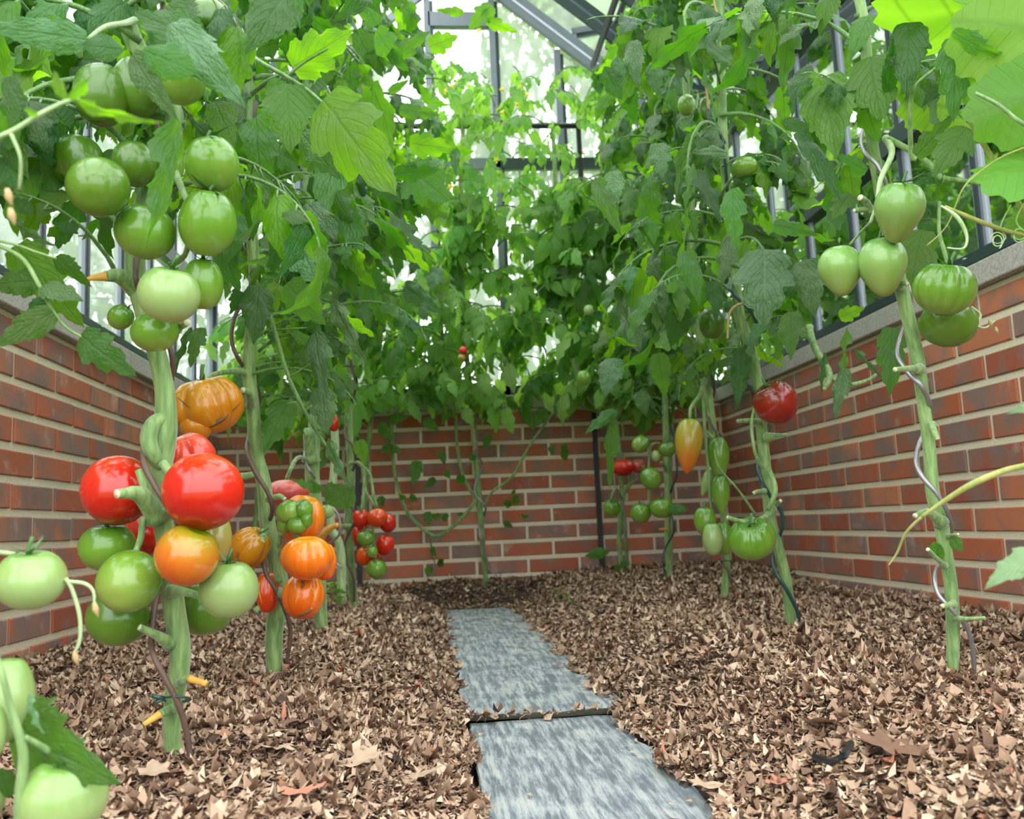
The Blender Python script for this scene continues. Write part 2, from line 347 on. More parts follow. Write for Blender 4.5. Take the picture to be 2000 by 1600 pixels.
# ------------------------------------------------------------------ the place: walls, coping, glazing
XL, XR, YB = -.909, 1.320, 3.996
ZC = CZ+.508                       # underside of the coping
CH, BL, JT, JB = .0722, .225, .012, .0175     # course, brick pitch, joint
def brick_mesh(L, H, D=.05):
    b = .0025; v = []; f = []
    # a bevelled slab, front face towards -y, origin at its centre
    for (y, s) in ((D/2, 0), (-D/2+b, 0), (-D/2, b)):
        for (i, j) in ((-1, -1), (1, -1), (1, 1), (-1, 1)): v.append((i*(L/2-s), y, j*(H/2-s)))
    for k in range(2):
        for q in range(4): f.append((4*k+q, 4*k+(q+1) % 4, 4*k+4+(q+1) % 4, 4*k+4+q))
    f.append((8, 9, 10, 11)); f.append((3, 2, 1, 0))
    me = mesh_obj(None, v, f, M['brick'], smooth=False); me.name = 'brick'; return me
BM = {}
def wall(name, a, b, inward, rowoff, label):
    """a->b along the wall's inner face; bricks are laid course by course from the coping down"""
    a = Vector(a); b = Vector(b); L = (b-a).length; d = (b-a).normalized(); inw = Vector(inward)
    zlo = ZC-CH*12.0
    mb = MB(); T = .11
    lo = a-inw*.002; hi = lo+d*(L+.1); lo = lo-d*.1; q = [lo, hi, hi-inw*T, lo-inw*T]; v = []
    for z in (zlo, ZC): v += [Vector((p.x, p.y, z)) for p in q]
    w = mesh_obj(name, v, [(0, 1, 2, 3), (7, 6, 5, 4), (0, 4, 5, 1), (1, 5, 6, 2), (2, 6, 7, 3), (3, 7, 4, 0)], M['mortar'], smooth=False)
    tag(w, label, kind='structure')
    rot = Matrix((( d.x, -inw.x, 0), (d.y, -inw.y, 0), (0, 0, 1)))
    if rot.determinant() < 0: rot = Matrix(((-d.x, -inw.x, 0), (-d.y, -inw.y, 0), (0, 0, 1)))
    for r in range(12):
        off = rowoff[r % 2]; s = off-BL
        while s < L:
            s0 = max(s, 0)+ (JT/2 if s >= 0 else 0); s1 = min(s+BL, L)-JT/2; s += BL
            if s1-s0 < .02: continue
            key = round(s1-s0, 3)
            if key not in BM: BM[key] = brick_mesh(key, CH-JB)
            c = a+d*(s0+s1)/2+inw*(RND.uniform(0, .002)-.023); c = Vector((c.x, c.y, ZC-CH*(r+.5)+RND.uniform(-.001, .001)-.004))
            mt = Matrix.Translation(c) @ (rot @ Matrix.Rotation(RND.uniform(-.004, .004), 3, 'Y')).to_4x4()
            link('brick', BM[key], w, mt)
    return w
wall('wall_right', (XR, YB, 0), (XR, .35, 0), (-1, 0, 0), (.170, .06), 'brick wall on the right under the stone coping')
wall('wall_left', (XL, .35, 0), (XL, YB, 0), (1, 0, 0), (.03, .142), 'brick wall on the left behind the ripe tomatoes')
wall('wall_back', (XL, YB, 0), (XR, YB, 0), (0, -1, 0), (.083, .195), 'brick wall across the far end')

def coping(name, label, a, b, inw):
    a = Vector(a); b = Vector(b); d = (b-a).normalized(); inw = Vector(inw); L = (b-a).length
    root = thing(name, label, None); tag(root, kind='structure')
    n = max(1, round(L/.6)); s = L/n
    for i in range(n):
        p = a+d*(s*i+.002); q = a+d*(s*(i+1)-.002)
        mb = MB(); c0 = p-inw*.04; c1 = q-inw*.04
        mb.beam((c0.x, c0.y, ZC+.031), (c1.x, c1.y, ZC+.031), .125, .058)
        o = mb.build('coping_stone', M['stone'], root, smooth=False)
        bv = o.modifiers.new('b', 'BEVEL'); bv.width = .004; bv.segments = 2
coping('trim_1', 'pale stone coping along the right wall', (XR, YB, 0), (XR, .35, 0), (-1, 0, 0))
coping('trim_2', 'pale stone coping along the left wall', (XL, .35, 0), (XL, YB, 0), (1, 0, 0))
coping('trim_3', 'pale stone coping along the far wall', (XL-.1, YB, 0), (XR+.1, YB, 0), (0, -1, 0))

ZS = ZC+.062                # top of the coping
ZE = CZ+1.66                # eaves
XM = (XL+XR)/2; ZR = CZ+1.66+.87*(XR-XM)
GX = .015                   # glazing plane sits this far outside the inner wall face
wn = [0]
def pane(root, pts, th=.004):
    pts = [Vector(p) for p in pts]; n = (pts[1]-pts[0]).cross(pts[2]-pts[0]).normalized()
    v = pts+[p+n*th for p in pts]; k = len(pts)
    # a single sheet of glass (one face) keeps it clean
    return mesh_obj('pane', pts, [tuple(range(k))], M['glass'], root, smooth=False)
def side_glazing(x, sgn, ys, wall_side):
    ztr = CZ+1.03
    for i in range(len(ys)-1):
        y0, y1 = ys[i], ys[i+1]; wn[0] += 1
        root = thing('window_%d' % wn[0], None, None); tag(root, 'glazed bay of the greenhouse side, %s' % wall_side, kind='structure')
        m = MB()
        m.box((x-.02, y0, ZS), (x+.02, y1, ZS+.04)); m.box((x-.03, y0, ZE-.03), (x+.03, y1, ZE+.03))
        m.box((x-.025, y0, ztr-.028), (x+.025, y1, ztr+.028))
        m.box((x-sgn*.045-.006, y0, ZS), (x-sgn*.045+.006, y1, ZS+.018))
        m.build('frame', M['frame_dark'], root, smooth=False)
        m = MB(); m.box((x-.014, y0-.007, ZS+.04), (x+.014, y0+.007, ZE-.03)); m.build('mullion', M['frame_dark'], root, smooth=False)
        m = MB(); m.box((x-.009, y0+.007, ZS+.04), (x+.009, y0+.018, ZE-.03)); m.box((x-.009, y1-.018, ZS+.04), (x+.009, y1-.007, ZE-.03)); m.build('pane_bead', M['frame'], root, smooth=False)
        pane(root, [(x, y0+.02, ZS+.04), (x, y1-.02, ZS+.04), (x, y1-.02, ztr-.028), (x, y0+.02, ztr-.028)])
        pane(root, [(x, y0+.02, ztr+.028), (x, y1-.02, ztr+.028), (x, y1-.02, ZE-.03), (x, y0+.02, ZE-.03)])
        m = MB(); m.tube([(x-sgn*.03, (y0+.03), ZS+.02), (x-sgn*.042, (y0+.03), ZS+.02)], .007, 8); m.build('bolt', M['bolt'], root)
yr = [YB-.04-.323*i for i in range(12)][::-1]
side_glazing(XR+.03, 1, [y for y in yr if y > .4], 'right side above the coping')
side_glazing(XL-.03, -1, [2.253-.29*6+.29*i for i in range(13) if 2.253-.29*6+.29*i < YB], 'left side above the coping')
def gable():
    y = YB+.03; xs = [XL-.03, XM-.76, XM-.455, XM-.152, XM+.152, XM+.455, XM+.76, XR+.03]
    zt = lambda x: ZR-.87*abs(x-XM)-.02
    for i in range(len(xs)-1):
        wn[0] += 1; root = thing('window_%d' % wn[0], None, None)
        tag(root, 'tall glazed bay of the far gable', kind='structure')
        x0, x1 = xs[i], xs[i+1]
        m = MB(); m.box((x0-.02, y-.02, ZS), (x0+.008, y+.02, zt(x0))); m.build('mullion', M['frame'], root, smooth=False)
        m = MB(); m.box((x0+.008, y-.014, ZS), (x0+.024, y+.014, zt(x0)-.02)); m.build('pane_bead', M['frame_dark'], root, smooth=False)
        m = MB(); m.box((x0, y-.02, ZS), (x1, y+.02, ZS+.045)); m.box((x0, y-.02, ZE-.03), (x1, y+.02, ZE+.02))
        if i == 3: m.box((x0, y-.02, CZ+2.33), (x1, y+.02, CZ+2.40))
        m.build('frame', M['frame_dark'] if i != 3 else M['frame'], root, smooth=False)
        pane(root, [(x0, y, ZS+.045), (x1, y, ZS+.045), (x1, y, ZE-.03), (x0, y, ZE-.03)])
        pts = [(x0, y, ZE+.02), (x1, y, ZE+.02), (x1, y, max(ZE+.021, zt(x1)))]
        if i == 3: pts.append((XM, y, ZR-.03))
        pts.append((x0, y, max(ZE+.021, zt(x0)))); pane(root, pts)
gable()
def roof():
    root = thing('ceiling', None, None); tag(root, 'pitched glass roof on grey bars', kind='structure')
    y0, y1 = -.6, YB+.04
    m = MB(); m.beam((XM, y0, ZR), (XM, y1, ZR), .05, .09); m.build('ridge_beam', M['frame'], root, smooth=False)
    for s in (-1, 1):
        xe = XM+s*(XR-XM+.03)
        m = MB(); m.beam((xe, y0, ZE+.03), (xe, y1, ZE+.03), .07, .06); m.build('eaves_rail', M['frame_dark'], root, smooth=False)
        ys = [YB+.01-.303*i for i in range(15)]
        for k, y in enumerate(ys):
            m = MB(); m.beam((xe, y, ZE+.03), (XM, y, ZR), .018 if k else .028, .036 if k else .036)
            m.build('glazing_bar', M['frame'] if k == 0 else M['frame_dark'], root, smooth=False)
            if k:
                yb = ys[k-1]; z = .03
                pane(root, [(xe, y, ZE+.03+z), (xe, yb, ZE+.03+z), (XM, yb, ZR+z), (XM, y, ZR+z)])
roof()
# the black frame the plants are tied to
fr = thing('growing_frame', 'black metal frame of posts and rails by the far wall', 'frame', (0, 0, 0))
for x in (XM-.517, XM+.517):
    m = MB(); m.beam((x, 3.93, .0), (x, 3.93, CZ+1.80), .02, .02); m.build('post', M['black'], fr, smooth=False)
    m = MB(); xx = XM+(.60 if x > XM else -.60); m.tube([(xx, 3.93, CZ+2.09), (xx, -.3, CZ+2.09)], .014, 10); m.build('side_rail', M['black'], fr)
m = MB(); m.tube([(XM-.53, 3.93, CZ+1.80), (XM+.53, 3.93, CZ+1.80)], .013, 10); m.build('cross_rail', M['black'], fr)

# ------------------------------------------------------------------ the ground
def sstep(a, b, x):
    t = min(1, max(0, (x-a)/(b-a))); return t*t*(3-2*t)
def ground_z(x, y):
    s = abs(x-.175)-.148
    if y > 3.74: s = max(s, y-3.74)
    g = CZ-.252+.045*sstep(2.6, 3.8, y)*(.4+.6*sstep(.1, .9, x))
    g += .014*noise.noise(Vector((x*3.1, y*3.1, 0)))+.008*noise.noise(Vector((x*9, y*9, 3)))
    for (mx, my, h, r) in ((.50, 2.0, .018, .16), (.62, 1.62, .02, .12), (.5, 1.25, .012, .2), (-.25, 1.3, .012, .2), (-.15, 2.6, .015, .25)):
        g += h*math.exp(-((x-mx)**2+(y-my)**2)/r**2)
    return .0+(g-.0)*sstep(-.01, .22, s)
def ground():
    nx, ny = 90, 150; v = []; f = []
    for j in range(ny+1):
        for i in range(nx+1):
            x = XL-.02+(XR-XL+.04)*i/nx; y = .15+(YB+.02-.15)*j/ny; v.append((x, y, ground_z(x, y)-.008-(.03 if abs(x-.175) < .14 and y < 3.7 else 0)))
    for j in range(ny):
        for i in range(nx): a = j*(nx+1)+i; f.append((a, a+1, a+nx+2, a+nx+1))
    o = mesh_obj('floor', v, f, M['soil']); tag(o, 'dark soil of the beds under the leaf mulch', kind='structure')
ground()
def mulch():
    rs = np.random.RandomState(5); out = []
    def batch(n, ymin, ymax, smin, smax):
        cnt = 0
        while cnt < n:
            x = rs.uniform(XL+.026, XR-.026); y = rs.uniform(ymin, ymax)
            s = abs(x-.175)-.148
            if y < 3.72 and s < -.018+.012*math.sin(y*23+(1 if x > .17 else 4)) and not (1.622 < y < 1.636):
                continue
            out.append((x, y, smin+(smax-smin)*rs.rand()**2.2)); cnt += 1
    batch(95000, .60, 1.5, .003, .021); batch(66000, 1.2, 2.5, .005, .024); batch(36000, 2.3, YB-.03, .008, .027)
    n = len(out); K = 6
    V = np.zeros((n, K+1, 3)); col = np.zeros(n)
    for i, (x, y, s) in enumerate(out):
        z = ground_z(x, y)
        el = rs.uniform(.35, .85); ph = rs.uniform(0, TAU)
        a = np.arange(K)/K*TAU+rs.uniform(-.25, .25, K); r = s*.62*rs.uniform(.72, 1.08, K)
        px = np.cos(a)*r; py = np.sin(a)*r*el*(.55 if i % 3 == 0 else 1)
        cu = rs.uniform(-1, 1)*10; cv = rs.uniform(-.6, .6)*10
        pz = cu*px**2/(s+.01)*.35*1.2+cv*py*px/(s+.01)*.3
        t = rs.normal(0, .27); b = rs.normal(0, .27)
        L = np.stack([np.append(px, 0), np.append(py, 0), np.append(pz, 0)], 1)
        ct, st, cb, sb, cp, sp = math.cos(t), math.sin(t), math.cos(b), math.sin(b), math.cos(ph), math.sin(ph)
        Rm = np.array([[cp, -sp, 0], [sp, cp, 0], [0, 0, 1]]) @ np.array([[1, 0, 0], [0, ct, -st], [0, st, ct]]) @ np.array([[cb, 0, sb], [0, 1, 0], [-sb, 0, cb]])
        L = L @ Rm.T; L[:, 0] += x; L[:, 1] += y; L[:, 2] += z+rs.uniform(0, .007)+abs(t)*s*.2
        V[i] = L
        c = rs.rand(); col[i] = np.clip(.03+.83*rs.beta(1.7, 1.35), 0, .88) if c > .012 else rs.uniform(.92, 1)
    verts = V.reshape(-1, 3).astype(np.float32)
    base = (np.arange(n)*(K+1))[:, None]; k = np.arange(K)
    tri = np.stack([np.broadcast_to(base+K, (n, K)), base+k, base+(k+1) % K], 2).reshape(-1, 3).astype(np.int32)
    me = bpy.data.meshes.new('leaf_mulch'); me.vertices.add(len(verts)); me.vertices.foreach_set('co', verts.ravel())
    me.loops.add(tri.size); me.loops.foreach_set('vertex_index', tri.ravel())
    me.polygons.add(len(tri)); me.polygons.foreach_set('loop_start', np.arange(0, tri.size, 3, dtype=np.int32))
    me.update(calc_edges=True); at = me.attributes.new('flake', 'FLOAT', 'FACE'); at.data.foreach_set('value', np.repeat(col, K).astype(np.float32))
    me.materials.append(M['mulch']); o = link('leaf_mulch', me)
    tag(o, 'mulch of shredded dry brown leaves covering both beds', 'mulch', kind='stuff')
mulch()

def slab(name, label, outline, z, th, seed, tilt=0):
    """ragged slate slab with a riven top"""
    r = random.Random(seed); pts = []
    for i in range(len(outline)):
        a = Vector(outline[i]); b = Vector(outline[(i+1) % len(outline)]); n = max(2, int((b-a).length/.018)); nn = Vector((-(b-a).y, (b-a).x)).normalized()
        for k in range(n):
            p = a+(b-a)*k/n; q = noise.noise(Vector((p.x*38, p.y*38, seed)))*.005+noise.noise(Vector((p.x*12, p.y*12, seed)))*.007
            pts.append(p+nn*q)
    cx = sum(p.x for p in pts)/len(pts); cy = sum(p.y for p in pts)/len(pts); c = Vector((cx, cy))
    v = []; f = []; n = len(pts); R = (1, .985, .9, .7, .45, .2)
    for k in ('bot',)+R:
        for p in pts:
            q = p if k == 'bot' else c+(p-c)*k
            zz = z-th if k == 'bot' else z-(.003 if k == 1 else 0)+.0025*noise.noise(Vector((q.x*20, q.y*6, seed)))+tilt*(q.y-cy)
            if k == 'bot': q = c+(p-c)*.985; zz = z-th+tilt*(q.y-cy)
            v.append((q.x-cx, q.y-cy, zz))
    mi = []
    for k in range(len(R)):
        for i in range(n): f.append((k*n+i, k*n+(i+1) % n, (k+1)*n+(i+1) % n, (k+1)*n+i)); mi.append(1 if k == 0 else 0)
    f.append(tuple(len(R)*n+i for i in range(n))); mi.append(0); f.append(tuple(i for i in range(n))[::-1]); mi.append(1)
    o = mesh_obj(name, v, f, [M['slate'], M['slate_edge']], matidx=mi, smooth=False); o.location = (cx, cy, 0)
    return tag(o, label, 'paving slab', 'slate slabs of the path')
slab('slate_slab', 'nearest blue grey slate slab, cut off by the lower edge of the picture', [(.05, .60), (.318, .60), (.322, 1.22), (.335, 1.27), (.312, 1.40), (.304, 1.640), (.18, 1.650), (.052, 1.646)], -.010, .022, 3)
slab('slate_slab', 'long blue grey slate slab leading to the far wall, strewn with leaf bits', [(.044, 1.648), (.20, 1.636), (.322, 1.64), (.330, 1.72), (.322, 2.6), (.335, 2.62), (.326, 3.45), (.28, 3.74), (.045, 3.76), (.035, 3.3), (.042, 2.4)], .002, .016, 9, -.002)

def dry_leaf_mesh(seed, lobes, L):
    r = random.Random(seed); v = [(0, 0, 0)]; K = 22
    for i in range(K):
        a = TAU*i/K; rr = .55+.45*abs(math.cos(a*lobes/2+r.uniform(-.2, .2))); rr *= (1 if abs(math.cos(a)) > .5 else .75)
        x = math.cos(a)*rr*L/2; y = math.sin(a)*rr*L/2*.8
        v.append((x, y, 6*x*x*r.uniform(.5, 1.4)+5*y*y*r.choice((-1, 1, 1))+r.uniform(-.002, .002)))
    me = mesh_obj(None, v, [(0, 1+i, 1+(i+1) % K) for i in range(K)], MLEAF); me.name = 'dry_leaf'
    return me
MLEAF = simple('dry_oak_leaf', (.44, .31, .215), .8, 0, .35, 90)
MLEAFD = simple('dark_dry_leaf', (.17, .09, .055), .8, 0, .35, 90)
MLEAFR = simple('reddish_dry_leaf', (.46, .19, .12), .8, 0, .3, 90)
DL = [dry_leaf_mesh(i, 5+i % 3, .055) for i in range(5)]
def lay(px, py, me, sc, rot, mt, label, group=None, tx=0):
    # where the line of sight meets the mulch
    d = P(px, py, 1)-CAM; t = .4
    while t < 5:
        p = CAM+d*t
        if p.z < ground_z(p.x, p.y)+.004: break
        t += .004
    z = .004 if abs(p.x-.175) < .14 else ground_z(p.x, p.y)+.012
    if me.materials[0] is not mt: me = me.copy(); me.materials[0] = mt
    p.x = max(XL+.05, min(XR-.05, p.x)); z = z if abs(p.x-.175) < .14 else ground_z(p.x, p.y)+.012
    o = link('dry_leaf', me); o.location = (p.x, p.y, z); o.scale = (sc,)*3; o.rotation_euler = (tx, RND.uniform(-.2, .2), rot)
    return tag(o, label, 'dry leaf', group or 'larger dry leaves on the mulch')
for a in (
    (1345, 1388, DL[0], 1.25, .2, MLEAF, 'large pale curled dry leaf right of the joint between the slate slabs'),
    (1600, 1425, DL[1], 1.3, 1.2, MLEAF, 'large tan dry leaf lying halfway between the near slab and the rightmost stem base'),
    (1745, 1475, DL[2], 1.7, 2.2, MLEAFD, 'big dark brown curled leaf in the right foreground mulch'),
    (1560, 1340, DL[3], .7, .5, MLEAF, 'small pale cream leaf scrap on the right bed below the dark red tomato'),
    (1385, 1548, DL[4], 1.0, 2.6, MLEAF, 'long tan leaf lying over the right edge of the near slate slab'),
    (580, 1425, DL[0], 1.1, 2.0, MLEAFD, 'dark brown leaf on the left bed between the second stem and the near slab'),
    (700, 1500, DL[2], 1.3, .9, MLEAF, 'pinkish brown lobed leaf on the left bed near the lower edge of the slab'),
    (820, 1530, DL[1], 1.2, 2.9, MLEAF, 'large tan leaf touching the left edge of the near slate slab'),
    (590, 1562, DL[3], .9, .3, MLEAFR, 'reddish brown leaf in the bottom left foreground mulch'),
    (540, 1475, DL[4], 1.0, 1.0, MLEAF, 'tan leaf lying right of the foot of the nearest stem'),
    (300, 1525, DL[1], 1.0, 1.9, MLEAF, 'curled brown leaf leaning at the foot of the nearest stem'),
    (1500, 1285, DL[2], .9, .4, MLEAF, 'dry leaf below the foot of the stem with the green spiral stake'),
    (1520, 1545, DL[3], .8, 1.4, MLEAFR, 'reddish dry leaf strip in the bottom right foreground'),
    (60, 1222, DL[1], 1.1, 1.4, MLEAFD, 'blackish clump of leaf mould against the left brick wall'),
    (55, 1275, DL[0], 1.1, .4, MLEAFD, 'blackish clump of leaf mould lying in front of the left wall'),
    (870, 1300, DL[3], .6, .4, MLEAF, 'pale scrap of leaf beside the left edge of the long slab')):
    lay(*a)
# small debris on the slabs: uncountable crumbs
def crumbs():
    r = random.Random(4); v = []; f = []
    for i in range(340):
        y = .85+2.85*r.random()**.9; e = r.random(); x = (.05+.27*r.random()) if e < .35 else (.32-.05*r.random()**1.5)
        if y < 1.6 and r.random() < .6: continue
        s = r.uniform(.002, .008); z = .0085 if y > 1.64 else -.006; a = r.uniform(0, TAU); b = len(v)
        for (i_, j_, k_) in ((-1, -.3, 0), (1, -.2, .3), (.8, .35, .15), (-.7, .3, .25)):
            v.append((x+s*(i_*math.cos(a)-j_*math.sin(a)), y+s*(i_*math.sin(a)+j_*math.cos(a)), z+s*k_))
        f.append((b, b+1, b+2, b+3))
    o = mesh_obj('leaf_crumbs', v, f, MLEAF, smooth=False); tag(o, 'crumbs of dry leaf scattered on the slate slabs', 'leaf crumbs', kind='stuff')
crumbs()
m = MB(); pp = [P(1308, 1563, 1.0), P(1345, 1572, .99), P(1395, 1580, .98), P(1440, 1596, .97), P(1490, 1620, .955)]
for q in pp: q.z = max(q.z*0+.0, 0)-.004+.006
m.tube(pp, [.0012, .0016, .002, .002, .002], 6); o = m.build('twig', M['twig']); tag(o, 'thin reddish twig lying across the lower right corner of the near slab', 'twig')
m = MB(); q0 = [(1590, 1478), (1625, 1490), (1650, 1475), (1662, 1452)]; pp = []
for i, q in enumerate(q0):
    d = P(*q, 1)-CAM; k = (ground_z(.56, 1.05)+.02-CZ+(.012 if i > 1 else 0))/d.z; pp.append(CAM+d*k)
m.tube(pp, .0035, 6); o = m.build('twig', M['black']); tag(o, 'short dark forked twig on the right foreground mulch', 'twig')

# ------------------------------------------------------------------ leaves
def leaflet_mesh(kind, seed, rows=20, cols=6, mat_=None, curl=.5, droop=.6, fold=.25, wsc=1.0):
    """unit-length leaflet along +y, blade in the xy plane, normal +z"""
    r = random.Random(seed); v = []; f = []; uv = []
    W = {'lobed': .30, 'entire': .30, 'oval': .38, 'narrow': .22}[kind]*wsc
    nl = {'lobed': 3.5, 'entire': 5.5, 'oval': 4.5, 'narrow': 6}[kind]; da = {'lobed': .42, 'entire': .16, 'oval': .07, 'narrow': .16}[kind]
    ph = r.uniform(0, 1); wv = r.uniform(5, 9); wa = r.uniform(.03, .055)*(1+curl); sd = seed*3.7
    for j in range(rows+1):
        t = j/rows
        base = (math.sin(math.pi*min(1, t*.93+.07)**.72))*(1-.35*t) if kind != 'oval' else math.sin(math.pi*t**.85)
        base = max(base, 0)
        for i in range(cols+1):
            u = -1+2*i/cols; sg = 1 if u > 0 else -1
            saw = ((t*nl+ph*(1 if sg > 0 else .6)) % 1.0); lobe = (saw**1.3 if kind != 'lobed' else (math.sin(saw*math.pi)**.7*(.6+.4*saw)))
            env = math.sin(math.pi*min(1, max(0, t*1.05)))**.5
            fac = 1-da*(1-lobe)*env*(abs(u)**2)
            fine = 1+.05*math.sin(t*60+ph*9)*abs(u)**3
            x = u*W*base*fac*fine*2.0*.62
            y = t+(.10*lobe*abs(u)**2*env*da*2)
            # bend the blade down along its length and roll the margins
            z = -curl*.55*x*x*3+fold*abs(x)*.6+wa*math.sin(wv*t*2+sg*1.3+ph*6)*abs(u)**2*base+.035*noise.noise(Vector((x*6+sd, y*6, sd)))
            th = droop*t
            yy = math.sin(th)/max(droop, .01)*1 if droop > .01 else t
            zz = -(1-math.cos(th))/max(droop, .01) if droop > .01 else 0
            ny = math.sin(th); nz = math.cos(th)
            v.append((x, yy+(y-t)*nz+ny*z, zz-(y-t)*ny+nz*z)); uv.append((.5+u*.5, t))
    for j in range(rows):
        for i in range(cols):
            a = j*(cols+1)+i; f.append((a, a+1, a+cols+2, a+cols+1))
    me = mesh_obj(None, v, f, mat_ or M['leaf'], uvs=uv); me.name = 'leaflet_'+kind
    return me
LM = {}
for mk in ('leaf', 'leaf_bright', 'leaf_grey', 'leaf_dark'):
    LM[mk] = [leaflet_mesh('lobed', i, 22, 6, M[mk], curl=.5+.5*(i % 3), droop=.5+.4*(i % 4), fold=.1+.25*(i % 2), wsc=.80+.08*(i % 3)) for i in range(6)] + \
             [leaflet_mesh('entire', 10+i, 18, 6, M[mk], curl=.6+.7*(i % 3), droop=.6+.4*(i % 3), fold=.1+.3*(i % 2), wsc=.74+.08*(i % 3)) for i in range(5)] + \
             [leaflet_mesh('oval', 20+i, 12, 4, M[mk], curl=.5, droop=.4, fold=.15) for i in range(2)]
HEROM = {}
def hero_mesh(kind, mk, curl, droop, fold, seed):
    k = (kind, mk, curl, droop, fold, seed % 4)
    if k not in HEROM: HEROM[k] = leaflet_mesh(kind, 40+seed % 4, 34, 10, M[mk], curl, droop, fold)
    return HEROM[k]
def align(base, tip, roll, width_ratio, L=None, facing=None):
    """matrix sending unit +y to base->tip, +z towards the camera then rolled"""
    y = tip-base; L = y.length; y.normalize(); c = (CAM-base).normalized() if facing is None else facing
    z = (c-y*c.dot(y)).normalized(); z = Quaternion(y, math.radians(roll)) @ z; x = y.cross(z)
    k = width_ratio
    return Matrix(((x.x*L*k, y.x*L, z.x*L, base.x), (x.y*L*k, y.y*L, z.y*L, base.y), (x.z*L*k, y.z*L, z.z*L, base.z), (0, 0, 0, 1)))

# compound leaf archetypes: a rachis mesh plus leaflet placements (unit length about 1)
def compound(seed, n_pairs=3, arch=.5, sag=.9, lsz=.42, mats=('leaf',), joined=None):
    r = random.Random(seed); pts = []; p = Vector((0, 0, 0)); ang = arch; n = 14
    for i in range(n+1):
        pts.append(p.copy()); ang -= sag*1.5/n*(1+.5*i/n); p = p+Vector((math.cos(ang), 0, math.sin(ang)))/n+Vector((0, r.uniform(-.006, .006), 0))
    m = MB(); m.tube(pts, [.016-.011*i/n for i in range(n+1)], 5); pl = []
    def place(t, side, s, k):
        i = min(n-1, int(t*n)); a = pts[i].lerp(pts[i+1], t*n-i); d = (pts[i+1]-pts[i]).normalized()
        sv = Vector((0, side, 0)); dn = Vector((0, 0, -1))
        y = (d*(.55 if side else 1)+sv*.9+dn*r.uniform(.3, 1.7)).normalized() if side else (d+dn*.3).normalized()
        up = (d.cross(Vector((0, 1, 0)))*-1); up = Vector((r.uniform(-.35, .35), r.uniform(-.35, .35), 1))
        z = (up-y*up.dot(y)).normalized(); x = y.cross(z)
        st = a+y*.05; m.tube([a, st+y*.02], [.006, .004], 4)
        pl.append((k, Matrix(((x.x*s, y.x*s, z.x*s, st.x), (x.y*s, y.y*s, z.y*s, st.y), (x.z*s, y.z*s, z.z*s, st.z), (0, 0, 0, 1)))))
    mats_ = list(mats)
    for q in range(n_pairs):
        t = .32+.56*q/max(1, n_pairs-1)*.95
        for side in (-1, 1): place(t+r.uniform(-.03, .03), side, lsz*r.uniform(.7, 1.15)*(1-.1*abs(q-1)), r.randrange(11))
        if q < n_pairs-1:
            for side in (-1, 1):
                if r.random() < .55: place(t+.13, side, lsz*.36, 11+r.randrange(2))
    place(.995, 0, lsz*1.2, r.randrange(6))
    me = mesh_obj(None, m.v, m.f, M['stem_dark']); me.name = 'leaf_stalk'
    return me, pl
CL = [compound(100+i, 3+i % 2, .25+.18*(i % 4), .7+.25*(i % 3), .37) for i in range(8)]
def joined_leaf(seed, mk, n_pairs=3, lsz=.4, rows=8, cols=4):
    me, pl = compound(seed, n_pairs, .5, .9, lsz); V = [v.co.copy() for v in me.vertices]; F = [tuple(p.vertices) for p in me.polygons]; mi = [1]*len(F); UV = [(.5, .5)]*len(V)
    for k, mt in pl:
        q = leaflet_mesh('oval' if k > 10 else ('entire' if k > 5 else 'lobed'), k+seed, rows, cols, M[mk], .6, .6+.3*(k % 3), .2)
        b = len(V); uvl = q.uv_layers[0].data; vu = {}
        for p in q.polygons:
            for li in p.loop_indices: vu[q.loops[li].vertex_index] = tuple(uvl[li].uv)
        for i, vv in enumerate(q.vertices): V.append(mt @ vv.co); UV.append(vu[i])
        for p in q.polygons: F.append(tuple(b+i for i in p.vertices)); mi.append(0)
        bpy.data.meshes.remove(q)
    o = mesh_obj(None, V, F, [M[mk], M['stem_dark']], uvs=UV, matidx=mi); o.name = 'compound_leaf'; return o
FARL = [joined_leaf(300+i, 'leaf_far', 4 if i % 2 else 3, .36) for i in range(5)]
FARD = [joined_leaf(320+i, 'leaf', 3, .42) for i in range(4)]

def inpoly(x, y, poly):
    c = False; j = len(poly)-1
    for i in range(len(poly)):
        xi, yi = poly[i]; xj, yj = poly[j]
        if (yi > y) != (yj > y) and x < (xj-xi)*(y-yi)/(yj-yi)+xi: c = not c
        j = i
    return c

